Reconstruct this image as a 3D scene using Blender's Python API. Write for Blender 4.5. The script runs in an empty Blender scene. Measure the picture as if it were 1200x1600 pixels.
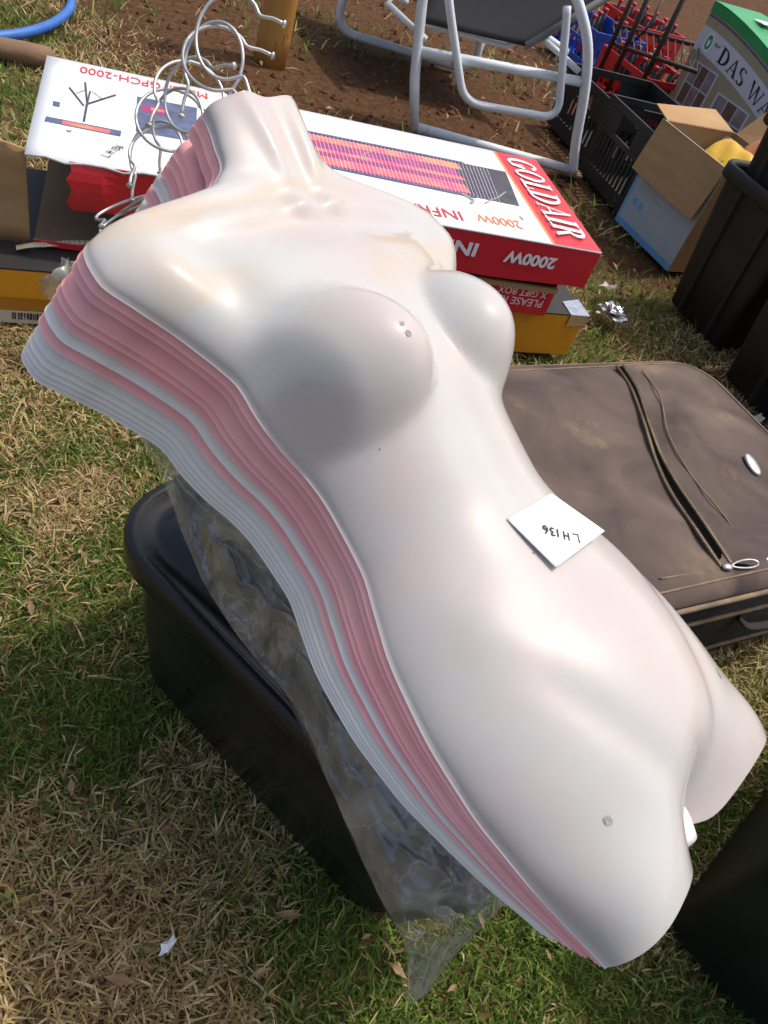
import bpy, bmesh, math, random
import numpy as np
from mathutils import Vector, Matrix
from mathutils.bvhtree import BVHTree
random.seed(7); RNG = np.random.default_rng(11)
SC = bpy.context.scene
COL = SC.collection
R = math.radians

# ---------------------------------------------------------------- camera
CAM_H = 1.10
PITCH, ROLL, FPX = R(43.8), math.atan2(470, 1170), 1209.0
_cp, _sp, _c, _s = math.cos(PITCH), math.sin(PITCH), math.cos(ROLL), math.sin(ROLL)
FWD = np.array([0, _cp, -_sp]); _u0 = np.array([0, _sp, _cp]); _x0 = np.array([1.0, 0, 0])
CRIGHT = _c*_x0 + _s*_u0; CUP = _c*_u0 - _s*_x0
cam_data = bpy.data.cameras.new('camera'); cam = bpy.data.objects.new('camera', cam_data); COL.objects.link(cam)
cam_data.sensor_fit = 'VERTICAL'; cam_data.sensor_height = 36.0; cam_data.lens = 36.0*FPX/1600.0
cam_data.clip_start = 0.02; cam_data.clip_end = 400
m = Matrix.Identity(4)
for i in range(3):
    m[i][0], m[i][1], m[i][2] = CRIGHT[i], CUP[i], -FWD[i]
m[2][3] = CAM_H
cam.matrix_world = m
SC.camera = cam
SC.render.resolution_x, SC.render.resolution_y = 768, 1024

# ---------------------------------------------------------------- sky, sun, exposure
SUN_EL, SUN_AZ = R(65), R(50)            # azimuth clockwise from +Y
world = bpy.data.worlds.new('World'); SC.world = world; world.use_nodes = True
wn = world.node_tree; wn.nodes.clear()
sky = wn.nodes.new('ShaderNodeTexSky'); sky.sky_type = 'NISHITA'; sky.sun_disc = False
sky.sun_elevation = SUN_EL; sky.sun_rotation = SUN_AZ
sky.dust_density = 5.0; sky.ozone_density = .1; sky.air_density = 1.0
bg = wn.nodes.new('ShaderNodeBackground'); bg.inputs[1].default_value = 0.15
wo = wn.nodes.new('ShaderNodeOutputWorld')
wn.links.new(sky.outputs[0], bg.inputs[0]); wn.links.new(bg.outputs[0], wo.inputs[0])
sl = bpy.data.lights.new('sun', 'SUN'); sl.energy = 2.0; sl.angle = R(0.6); sl.color = (1, .95, .87)
sun = bpy.data.objects.new('sun', sl); COL.objects.link(sun)
sdir = Vector((math.sin(SUN_AZ)*math.cos(SUN_EL), math.cos(SUN_AZ)*math.cos(SUN_EL), math.sin(SUN_EL)))
sun.rotation_euler = sdir.to_track_quat('Z', 'Y').to_euler(); sun.location = sdir*20
vs = SC.view_settings
vs.view_transform = 'Standard'; vs.look = 'None'; vs.exposure = 0.32; vs.gamma = 1.0; vs.use_curve_mapping = False

# ---------------------------------------------------------------- helpers: picking real positions
def ray(x, y): return FWD + CRIGHT*(x-600)/FPX - CUP*(y-800)/FPX
CPOS = np.array([0, 0, CAM_H])
def at(x, y, z):
    d = ray(x, y); return CPOS + d*((z-CAM_H)/d[2])
def on_plane(x, y, p0, n):
    d = ray(x, y); n = np.asarray(n, float)
    return CPOS + d*(np.dot(np.asarray(p0)-CPOS, n)/np.dot(d, n))
def lerp(a, b, t): return np.asarray(a, float)*(1-t) + np.asarray(b, float)*t
def sstep(a, b, x):
    t = np.clip((np.asarray(x, float)-a)/(b-a), 0, 1); return t*t*(3-2*t)

# ---------------------------------------------------------------- helpers: materials
MATS = {}
def rgb(h):   # sRGB hex -> linear
    v = [int(h[i:i+2], 16)/255 for i in (0, 2, 4)]
    return tuple(((c+.055)/1.055)**2.4 if c > .04045 else c/12.92 for c in v)
def mat(name, a, b=None, rough=.6, scale=8.0, detail=6, bump=0.0, bscale=60.0, c=None, cscale=2.0, cth=.55, cw=.12,
        spec=.5, metal=0.0, sss=0.0, coat=0.0, stretch=(1, 1, 1), rvar=.12, dist=0.0):
    if name in MATS: return MATS[name]
    mt = bpy.data.materials.new(name); mt.use_nodes = True
    nt = mt.node_tree; N = nt.nodes; L = nt.links; p = N['Principled BSDF']
    tc = N.new('ShaderNodeTexCoord'); mp = N.new('ShaderNodeMapping'); L.new(tc.outputs['Object'], mp.inputs[0])
    mp.inputs['Scale'].default_value = stretch
    b = b or a
    n1 = N.new('ShaderNodeTexNoise'); n1.inputs['Scale'].default_value = scale; n1.inputs['Detail'].default_value = detail
    n1.inputs['Distortion'].default_value = dist
    L.new(mp.outputs[0], n1.inputs['Vector'])
    rp = N.new('ShaderNodeValToRGB'); rp.color_ramp.elements[0].position = .32; rp.color_ramp.elements[1].position = .68
    rp.color_ramp.elements[0].color = (*a, 1); rp.color_ramp.elements[1].color = (*b, 1)
    L.new(n1.outputs['Fac'], rp.inputs[0]); out = rp.outputs[0]
    if c is not None:
        n2 = N.new('ShaderNodeTexNoise'); n2.inputs['Scale'].default_value = cscale; n2.inputs['Detail'].default_value = 8
        n2.inputs['Roughness'].default_value = .65
        L.new(mp.outputs[0], n2.inputs['Vector'])
        mr = N.new('ShaderNodeMapRange'); mr.inputs[1].default_value = cth; mr.inputs[2].default_value = cth+cw
        L.new(n2.outputs['Fac'], mr.inputs[0])
        mx = N.new('ShaderNodeMix'); mx.data_type = 'RGBA'
        L.new(mr.outputs[0], mx.inputs['Factor']); L.new(out, mx.inputs['A']); mx.inputs['B'].default_value = (*c, 1)
        out = mx.outputs['Result']
    L.new(out, p.inputs['Base Color'])
    mr = N.new('ShaderNodeMapRange'); mr.inputs[3].default_value = max(.02, rough-rvar); mr.inputs[4].default_value = min(1, rough+rvar)
    L.new(n1.outputs['Fac'], mr.inputs[0]); L.new(mr.outputs[0], p.inputs['Roughness'])
    p.inputs['Specular IOR Level'].default_value = spec; p.inputs['Metallic'].default_value = metal
    if sss:
        p.inputs['Subsurface Weight'].default_value = sss; p.inputs['Subsurface Scale'].default_value = .012
        p.inputs['Subsurface Radius'].default_value = (1, .5, .4)
    if coat: p.inputs['Coat Weight'].default_value = coat; p.inputs['Coat Roughness'].default_value = .08
    if bump:
        n3 = N.new('ShaderNodeTexNoise'); n3.inputs['Scale'].default_value = bscale; n3.inputs['Detail'].default_value = 5
        L.new(mp.outputs[0], n3.inputs['Vector'])
        bp = N.new('ShaderNodeBump'); bp.inputs['Strength'].default_value = 1; bp.inputs['Distance'].default_value = bump
        L.new(n3.outputs['Fac'], bp.inputs['Height']); L.new(bp.outputs[0], p.inputs['Normal'])
    MATS[name] = mt; return mt

def film_mat(name, tint, haze, rough=.22):
    """thin clear polythene: mostly transparent, a cloudy diffuse share and a sharp reflection"""
    if name in MATS: return MATS[name]
    mt = bpy.data.materials.new(name); mt.use_nodes = True; nt = mt.node_tree; N = nt.nodes; L = nt.links; N.clear()
    out = N.new('ShaderNodeOutputMaterial'); tr = N.new('ShaderNodeBsdfTransparent'); tr.inputs[0].default_value = (*tint, 1)
    df = N.new('ShaderNodeBsdfDiffuse'); df.inputs[0].default_value = (.66, .65, .60, 1)
    tl = N.new('ShaderNodeBsdfTranslucent'); tl.inputs[0].default_value = (.55, .53, .46, 1)
    gl = N.new('ShaderNodeBsdfGlossy'); gl.inputs[0].default_value = (.9, .92, .95, 1); gl.inputs['Roughness'].default_value = rough
    tc = N.new('ShaderNodeTexCoord'); n = N.new('ShaderNodeTexNoise'); n.inputs['Scale'].default_value = 14; n.inputs['Detail'].default_value = 8
    n.inputs['Distortion'].default_value = 1.5
    L.new(tc.outputs['Object'], n.inputs['Vector'])
    mr = N.new('ShaderNodeMapRange'); mr.inputs[1].default_value = .35; mr.inputs[2].default_value = .75
    mr.inputs[3].default_value = haze*.3; mr.inputs[4].default_value = min(1, haze*2.2); L.new(n.outputs[0], mr.inputs[0])
    # whitish crease lines painted into the haze in place of fold glints
    nc_ = N.new('ShaderNodeTexNoise'); nc_.inputs['Scale'].default_value = 11; nc_.inputs['Detail'].default_value = 5; nc_.inputs['Distortion'].default_value = 1.2
    L.new(tc.outputs['Object'], nc_.inputs['Vector'])
    s1 = N.new('ShaderNodeMath'); s1.operation = 'SUBTRACT'; s1.inputs[1].default_value = .5; L.new(nc_.outputs[0], s1.inputs[0])
    s2 = N.new('ShaderNodeMath'); s2.operation = 'ABSOLUTE'; L.new(s1.outputs[0], s2.inputs[0])
    s3 = N.new('ShaderNodeMapRange'); s3.inputs[1].default_value = 0; s3.inputs[2].default_value = .018; s3.inputs[3].default_value = .28; s3.inputs[4].default_value = 0; L.new(s2.outputs[0], s3.inputs[0])
    s4 = N.new('ShaderNodeMath'); s4.operation = 'ADD'; s4.use_clamp = True; L.new(mr.outputs[0], s4.inputs[0]); L.new(s3.outputs[0], s4.inputs[1])
    m0 = N.new('ShaderNodeMixShader'); m0.inputs[0].default_value = .4; L.new(df.outputs[0], m0.inputs[1]); L.new(tl.outputs[0], m0.inputs[2])
    m1 = N.new('ShaderNodeMixShader'); L.new(s4.outputs[0], m1.inputs[0]); L.new(tr.outputs[0], m1.inputs[1]); L.new(m0.outputs[0], m1.inputs[2])
    fr = N.new('ShaderNodeLayerWeight'); fr.inputs[0].default_value = .5
    n2 = N.new('ShaderNodeTexNoise'); n2.inputs['Scale'].default_value = 45; n2.inputs['Detail'].default_value = 6; n2.inputs['Distortion'].default_value = 2.5
    L.new(tc.outputs['Object'], n2.inputs['Vector'])
    bp = N.new('ShaderNodeBump'); bp.inputs['Distance'].default_value = .0003; L.new(n2.outputs[0], bp.inputs['Height'])
    L.new(bp.outputs[0], gl.inputs['Normal']); L.new(bp.outputs[0], fr.inputs['Normal'])
    pw = N.new('ShaderNodeMath'); pw.operation = 'POWER'; pw.inputs[1].default_value = 3.0; L.new(fr.outputs['Facing'], pw.inputs[0])
    ma = N.new('ShaderNodeMath'); ma.operation = 'MULTIPLY_ADD'; ma.inputs[1].default_value = .40; ma.inputs[2].default_value = .09; ma.use_clamp = True; L.new(pw.outputs[0], ma.inputs[0])
    m2 = N.new('ShaderNodeMixShader'); L.new(ma.outputs[0], m2.inputs[0]); L.new(m1.outputs[0], m2.inputs[1]); L.new(gl.outputs[0], m2.inputs[2])
    L.new(m2.outputs[0], out.inputs[0]); MATS[name] = mt; return mt

# ---------------------------------------------------------------- helpers: objects
def tag(o, label=None, cat=None, group=None, kind=None):
    if label: o['label'] = label
    if cat: o['category'] = cat
    if group: o['group'] = group
    if kind: o['kind'] = kind
    return o
def root(name, loc, label, cat, group=None):
    o = bpy.data.objects.new(name, None); COL.objects.link(o); o.empty_display_size = .05
    o.location = [float(v) for v in loc]; return tag(o, label, cat, group)
def abs_loc(o):
    v = Vector((0, 0, 0))
    while o is not None: v = v + o.location; o = o.parent
    return v
class MB:
    """collects geometry in world coordinates; build() links it as one mesh object"""
    def __init__(s): s.v = []; s.f = []
    def add(s, vs_, fs):
        b = len(s.v); s.v += [tuple(float(c) for c in p) for p in vs_]; s.f += [tuple(i+b for i in f) for f in fs]; return s
    def quad(s, a, b, c, d): return s.add([a, b, c, d], [(0, 1, 2, 3)])
    def poly(s, ps): return s.add(ps, [tuple(range(len(ps)))])
    def obox(s, o, ax, ay, az, dx, dy, dz, bev=0.0):
        """box from corner o along the unit axes, edges chamfered"""
        o = np.asarray(o, float); ax, ay, az = (np.asarray(k, float) for k in (ax, ay, az))
        if bev <= 0:
            P = [o+ax*dx*i+ay*dy*j+az*dz*k for k in (0, 1) for j in (0, 1) for i in (0, 1)]
            return s.add(P, [(0, 2, 3, 1), (4, 5, 7, 6), (0, 1, 5, 4), (2, 6, 7, 3), (0, 4, 6, 2), (1, 3, 7, 5)])
        bm = bmesh.new(); bmesh.ops.create_cube(bm, size=1)
        for v in bm.verts: v.co = Vector(((v.co.x+.5)*dx, (v.co.y+.5)*dy, (v.co.z+.5)*dz))
        bmesh.ops.bevel(bm, geom=bm.edges[:], offset=bev, segments=2, affect='EDGES', profile=.6)
        bm.verts.index_update()
        P = [o+ax*v.co.x+ay*v.co.y+az*v.co.z for v in bm.verts]; Fc = [[v.index for v in f.verts] for f in bm.faces]
        bm.free(); return s.add(P, Fc)
    def tube(s, pts, r, seg=10, closed=False, cap=True, flat=1.0):
        pts = [np.asarray(p, float) for p in pts]; n = len(pts); rr = r if hasattr(r, '__len__') else [r]*n
        rings = []; prev = None
        for i in range(n):
            a = pts[i-1] if (i > 0 or closed) else pts[i]; b = pts[(i+1) % n] if (i < n-1 or closed) else pts[i]
            t = b-a; t = t/(np.linalg.norm(t)+1e-12)
            if prev is None:
                h = np.array([0, 0, 1.0]) if abs(t[2]) < .9 else np.array([1.0, 0, 0]); u = np.cross(t, h)
            else: u = prev - t*np.dot(prev, t)
            u /= np.linalg.norm(u)+1e-12; prev = u; w = np.cross(t, u)
            rings.append([pts[i]+rr[i]*(u*math.cos(2*math.pi*k/seg)+flat*w*math.sin(2*math.pi*k/seg)) for k in range(seg)])
        V = [p for q in rings for p in q]; Fc = []
        for i in range(n if closed else n-1):
            j = (i+1) % n
            for k in range(seg): Fc.append((i*seg+k, i*seg+(k+1) % seg, j*seg+(k+1) % seg, j*seg+k))
        if cap and not closed: Fc += [tuple(range(seg-1, -1, -1)), tuple((n-1)*seg+k for k in range(seg))]
        return s.add(V, Fc)
    def build(s, name, material, parent=None, smooth=False, weld=False):
        if not s.v: return None
        o0 = abs_loc(parent) if parent is not None else None
        V = np.array(s.v, float)
        if parent is None:
            c = np.array([(V[:, 0].min()+V[:, 0].max())/2, (V[:, 1].min()+V[:, 1].max())/2, V[:, 2].min()])
        else: c = np.array(o0)
        me = bpy.data.meshes.new(name); me.from_pydata([tuple(p) for p in (V-c)], [], s.f)
        if weld:
            bm = bmesh.new(); bm.from_mesh(me); bmesh.ops.remove_doubles(bm, verts=bm.verts, dist=1e-5)
            bmesh.ops.recalc_face_normals(bm, faces=bm.faces); bm.to_mesh(me); bm.free()
        if smooth: me.polygons.foreach_set('use_smooth', [True]*len(me.polygons))
        if material: me.materials.append(material)
        o = bpy.data.objects.new(name, me); COL.objects.link(o)
        if parent is None: o.location = Vector(c)
        else: o.parent = parent
        me.update(); return o
def arc_pts(pts, rad=.04, n=6):
    """polyline with rounded corners"""
    pts = [np.asarray(p, float) for p in pts]; out = [pts[0]]
    for i in range(1, len(pts)-1):
        a, b, c = pts[i-1], pts[i], pts[i+1]; u = a-b; v = c-b; lu, lv = np.linalg.norm(u), np.linalg.norm(v)
        r = min(rad, lu*.45, lv*.45); p, q = b+u/lu*r, b+v/lv*r
        for k in range(n+1):
            t = k/n; out.append((1-t)**2*p+2*t*(1-t)*b+t*t*q)
    return out+[pts[-1]]
def smooth_pts(pts, n=8):
    pts = [np.asarray(p, float) for p in pts]; P = [2*pts[0]-pts[1]]+pts+[2*pts[-1]-pts[-2]]; out = []
    for i in range(1, len(P)-2):
        for k in range(n):
            t = k/n; a, b, c, d = P[i-1:i+3]
            out.append(.5*((2*b)+(-a+c)*t+(2*a-5*b+4*c-d)*t*t+(-a+3*b-3*c+d)*t**3))
    return out+[pts[-1]]
def text_mesh(name, txt, o, ax, ay, size, material, parent, shear=0.0, sx=1.0, bold=0.0, lift=.0008):
    """flat lettering; o = baseline start, ax reading direction, ay letter-up"""
    cu = bpy.data.curves.new(name, 'FONT'); cu.body = txt; cu.size = size; cu.shear = shear; cu.offset = bold; cu.resolution_u = 4
    tmp = bpy.data.objects.new(name, cu); COL.objects.link(tmp)
    dg = bpy.context.evaluated_depsgraph_get(); me = bpy.data.meshes.new_from_object(tmp.evaluated_get(dg))
    bpy.data.objects.remove(tmp); ax = np.asarray(ax, float); ay = np.asarray(ay, float); nn = np.cross(ax, ay)
    b = MB(); b.add([np.asarray(o)+ax*v.co.x*sx+ay*v.co.y+nn*lift for v in me.vertices], [tuple(p.vertices) for p in me.polygons])
    bpy.data.meshes.remove(me); return b.build(name, material, parent)
def strokes(name, lines, o, ax, ay, size, width, material, parent, lift=.0008):
    """handwriting: ribbons along 2-D polylines"""
    b = MB(); o = np.asarray(o, float); ax = np.asarray(ax, float); ay = np.asarray(ay, float); nn = np.cross(ax, ay)
    for k, ln in enumerate(lines):
        P = [o+ax*p[0]*size+ay*p[1]*size+nn*(lift+.00015*k) for p in ln]
        for p, q in zip(P[:-1], P[1:]):
            t = (q-p)/(np.linalg.norm(q-p)+1e-9); w = np.cross(nn, t)*width/2; e = t*width*.35
            b.quad(p-e-w, q+e-w, q+e+w, p-e+w)
    return b.build(name, material, parent)
LH136 = [[(0, 1), (0, 0), (.55, .05)], [(1.15, 1), (1.1, .1)], [(1.65, 1.0), (1.6, .05)], [(1.12, .55), (1.63, .55)],
         [(2.35, .95), (2.3, .05)], [(2.7, .9), (3.0, .95), (3.05, .75), (2.85, .55), (3.1, .4), (3.05, .1), (2.7, .08)],
         [(3.75, .95), (3.5, .6), (3.45, .25), (3.6, .02), (3.85, .1), (3.85, .38), (3.6, .45), (3.47, .3)]]
def ell(cx, cy, rx, ry, t, a0=0, a1=360, tx=None, n=28):
    """elliptic ring segment, thicker at the sides (serif stress)"""
    tx = t if tx is None else tx; q = []
    A = [R(a0+(a1-a0)*k/n) for k in range(n+1)]
    for a, b in zip(A[:-1], A[1:]):
        f = lambda th, i: (cx+(rx-(tx if i else 0))*math.cos(th), cy+(ry-(t if i else 0))*math.sin(th))
        q.append([f(a, 0), f(b, 0), f(b, 1), f(a, 1)])
    return q
def rc(x0, y0, x1, y1): return [[(x0, y0), (x1, y0), (x1, y1), (x0, y1)]]
GLYPH = {
 'G': (.78, ell(.4, .5, .38, .5, .09, 40, 360, .19)+rc(.52, .05, .70, .45)+rc(.46, .42, .78, .47)),
 'O': (.82, ell(.41, .5, .39, .5, .08, 0, 360, .19)),
 'L': (.62, rc(.1, 0, .29, 1)+rc(0, 0, .6, .08)+rc(.54, .0, .6, .28)+rc(0, .95, .35, 1)),
 'D': (.82, rc(.1, 0, .28, 1)+ell(.28, .5, .5, .5, .08, -90, 90, .19)+rc(0, .95, .3, 1)+rc(0, 0, .3, .05)),
 'A': (.80, [[(.05, 0), (.12, 0), (.42, .9), (.40, 1)], [(.38, 1), (.46, 1), (.76, 0), (.58, 0)]]+rc(.2, .3, .6, .35)+rc(0, 0, .22, .04)+rc(.5, 0, .82, .04)),
 'I': (.36, rc(.08, 0, .27, 1)+rc(0, .95, .35, 1)+rc(0, 0, .35, .05)),
 'R': (.78, rc(.1, 0, .28, 1)+ell(.28, .74, .36, .26, .07, -90, 90, .17)+[[(.34, .48), (.48, .5), (.78, 0), (.6, 0)]]+rc(0, .95, .3, 1)+rc(0, 0, .35, .05)),
 'S': (.62, ell(.3, .74, .26, .26, .06, 30, 270, .13)+ell(.3, .26, .28, .26, .06, -150, 90, .14)),
 'W': (1.08, [[(.02, 1), (.2, 1), (.38, 0), (.32, 0)], [(.34, 0), (.40, 0), (.6, 1), (.54, 1)], [(.46, 1), (.63, 1), (.82, 0), (.76, 0)], [(.78, 0), (.84, 0), (1.06, 1), (1.0, 1)]]+rc(0, .96, .25, 1)+rc(.9, .96, 1.12, 1)),
 ' ': (.4, [])}
def serif(name, txt, o, ax, ay, size, material, parent, sx=1.0, shear=0.0, lift=.0008, fn=None):
    b = MB(); o = np.asarray(o, float); ax = np.asarray(ax, float); ay = np.asarray(ay, float); nn = np.cross(ax, ay); x = 0; k = 0
    for ch in txt:
        adv, polys = GLYPH[ch]
        for pl in polys:
            P = []
            for (px_, py_) in pl:
                u, v = (x+px_+shear*py_)*sx*size, py_*size
                if fn: u, v = fn(u, v)
                P.append(o+ax*u+ay*v+nn*(lift+.00004*k))
            b.poly(P); k += 1
        x += adv+.06
    return b.build(name, material, parent)
UP = np.array([0, 0, 1.0])

# ================================================================ ground
def ground_h(x, y):
    return .012*np.sin(2.1*x+.7)*np.sin(1.7*y+.3)+.006*np.sin(6.3*x+1.1*y)+.004*np.sin(9.1*y-3*x)
def build_ground():
    xs = np.concatenate([-np.geomspace(60, 3, 14), np.linspace(-2.8, 2.8, 113), np.geomspace(3, 60, 14)])
    ys = np.concatenate([-np.geomspace(60, 1.2, 12), np.linspace(-1, 5, 121), np.geomspace(5.2, 90, 20)])
    X, Y = np.meshgrid(xs, ys); Z = (ground_h(X, Y)-.012)*np.exp(-np.maximum(0, np.hypot(X, Y)-8)/6)-.004
    nx, ny = len(xs), len(ys)
    me = bpy.data.meshes.new('ground')
    F = [(j*nx+i, j*nx+i+1, (j+1)*nx+i+1, (j+1)*nx+i) for j in range(ny-1) for i in range(nx-1)]
    me.from_pydata(np.stack([X, Y, Z], -1).reshape(-1, 3).tolist(), [], F); me.polygons.foreach_set('use_smooth', [True]*len(F))
    o = bpy.data.objects.new('ground', me); COL.objects.link(o); o['kind'] = 'structure'
    mt = bpy.data.materials.new('thatch_and_soil'); mt.use_nodes = True; nt = mt.node_tree; N = nt.nodes; L = nt.links; p = N['Principled BSDF']
    g = N.new('ShaderNodeTexCoord')
    n1 = N.new('ShaderNodeTexNoise'); n1.inputs['Scale'].default_value = 38; n1.inputs['Detail'].default_value = 12; n1.inputs['Roughness'].default_value = .68; L.new(g.outputs['Object'], n1.inputs['Vector'])
    n2 = N.new('ShaderNodeTexNoise'); n2.inputs['Scale'].default_value = 3.0; n2.inputs['Detail'].default_value = 6; L.new(g.outputs['Object'], n2.inputs['Vector'])
    r1 = N.new('ShaderNodeValToRGB'); e = r1.color_ramp.elements
    e[0].position = .35; e[0].color = (.05, .036, .016, 1); e[1].position = .7; e[1].color = (.22, .15, .065, 1)
    r2 = N.new('ShaderNodeValToRGB'); e = r2.color_ramp.elements
    e[0].position = .3; e[0].color = (.042, .022, .011, 1); e[1].position = .75; e[1].color = (.15, .075, .037, 1)
    L.new(n1.outputs[0], r1.inputs[0]); L.new(n1.outputs[0], r2.inputs[0])
    sx = N.new('ShaderNodeSeparateXYZ'); L.new(g.outputs['Object'], sx.inputs[0])
    a = N.new('ShaderNodeMapRange'); a.inputs[1].default_value = 2.3; a.inputs[2].default_value = 3.2; L.new(sx.outputs['Y'], a.inputs[0])
    ad = N.new('ShaderNodeMath'); ad.operation = 'ADD'; L.new(a.outputs[0], ad.inputs[0]); L.new(n2.outputs[0], ad.inputs[1])
    th = N.new('ShaderNodeMapRange'); th.inputs[1].default_value = .85; th.inputs[2].default_value = 1.15; L.new(ad.outputs[0], th.inputs[0])
    mx = N.new('ShaderNodeMix'); mx.data_type = 'RGBA'; L.new(th.outputs[0], mx.inputs['Factor']); L.new(r1.outputs[0], mx.inputs['A']); L.new(r2.outputs[0], mx.inputs['B'])
    L.new(mx.outputs['Result'], p.inputs['Base Color']); p.inputs['Roughness'].default_value = .95; p.inputs['Specular IOR Level'].default_value = .1
    bp = N.new('ShaderNodeBump'); bp.inputs['Distance'].default_value = .012; L.new(n1.outputs[0], bp.inputs['Height']); L.new(bp.outputs[0], p.inputs['Normal'])
    me.materials.append(mt); return o
build_ground()

# ================================================================ mannequin torso forms
TR = np.array([[.64265563, -.52109386, .56165374], [-.30562453, -.84658982, -.43575144], [.70255774, .10838296, -.70332478]])
TT = np.array([.21893177, .23543585, .65494517])
C2W = np.stack([CRIGHT, -CUP, FWD], 1)
AX = C2W@TR; ORG = CPOS+C2W@TT                     # columns: across, toward the neck, out of the chest
def curve(pts, y):
    xs, vs_ = zip(*pts); xs = np.array(xs); vs_ = np.array(vs_); y = np.asarray(y, float)
    m_ = np.gradient(vs_, xs); d = np.diff(vs_)/np.diff(xs)      # monotone cubic
    for i in range(len(d)):
        if abs(d[i]) < 1e-9: m_[i] = m_[i+1] = 0
        else:
            a, b = m_[i]/d[i], m_[i+1]/d[i]
            if a < 0: m_[i] = 0; a = 0
            if b < 0: m_[i+1] = 0; b = 0
            q = a*a+b*b
            if q > 9: t = 3/math.sqrt(q); m_[i] = t*a*d[i]; m_[i+1] = t*b*d[i]
    k = np.clip(np.searchsorted(xs, y)-1, 0, len(xs)-2); h = xs[k+1]-xs[k]; t = np.clip((y-xs[k])/h, 0, 1)
    return (2*t**3-3*t**2+1)*vs_[k]+(t**3-2*t**2+t)*h*m_[k]+(-2*t**3+3*t**2)*vs_[k+1]+(t**3-t**2)*h*m_[k+1]
WL = [(-.06, .137), (-.05, .139), (0, .152), (.05, .161), (.092, .166), (.134, .165), (.177, .157), (.212, .148), (.24, .137), (.28, .123), (.325, .121), (.361, .126), (.394, .139), (.425, .147), (.452, .15),
      (.466, .157), (.493, .175), (.523, .200), (.554, .216), (.575, .214), (.588, .204), (.598, .180), (.605, .135), (.611, .100), (.622, .077), (.65, .064), (.68, .058), (.695, .058)]
WR = [(-.06, .180), (0, .177), (.05, .173), (.092, .166), (.134, .158), (.177, .147), (.212, .137), (.24, .128), (.28, .119), (.325, .119), (.361, .124), (.394, .134), (.425, .143), (.452, .148),
      (.466, .155), (.493, .172), (.523, .196), (.554, .212), (.575, .212), (.588, .202), (.598, .180), (.605, .135), (.611, .095), (.622, .060), (.65, .046), (.68, .050), (.695, .054)]
ZR = [(-.06, 0), (.05, -.004), (.13, -.008), (.2, -.016), (.28, -.020), (.36, -.015), (.45, -.002), (.54, 0), (.595, 0), (.604, .010), (.614, .024), (.65, .033), (.695, .035)]
DC = [(-.06, .040), (-.02, .060), (.03, .076), (.07, .080), (.12, .078), (.2, .064), (.27, .055), (.33, .062), (.39, .071), (.45, .068), (.52, .054), (.56, .040), (.585, .038), (.605, .044), (.65, .055), (.695, .062)]
QP = [(-.06, .60), (.1, .70), (.28, .80), (.45, .7), (.55, .60), (.6, .5), (.65, .40), (.695, .38)]
def ridge(x, y, p, q, h, w0, w1=None):
    """smooth ridge (h<0: groove) along a segment"""
    w1 = w1 or w0; p, q = np.array(p), np.array(q); d = q-p; L2 = d@d
    t = np.clip(((x-p[0])*d[0]+(y-p[1])*d[1])/L2, 0, 1); dx = x-(p[0]+d[0]*t); dy = y-(p[1]+d[1]*t)
    w = w0+(w1-w0)*t; return h*np.exp(-(dx*dx+dy*dy)/(w*w))*(np.sin(np.pi*np.clip(t, .04, .96))**.5)
def bump(x, y, cx, cy, rx, ry, h): return h*np.exp(-(((x-cx)/rx)**2+((y-cy)/ry)**2))
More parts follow.
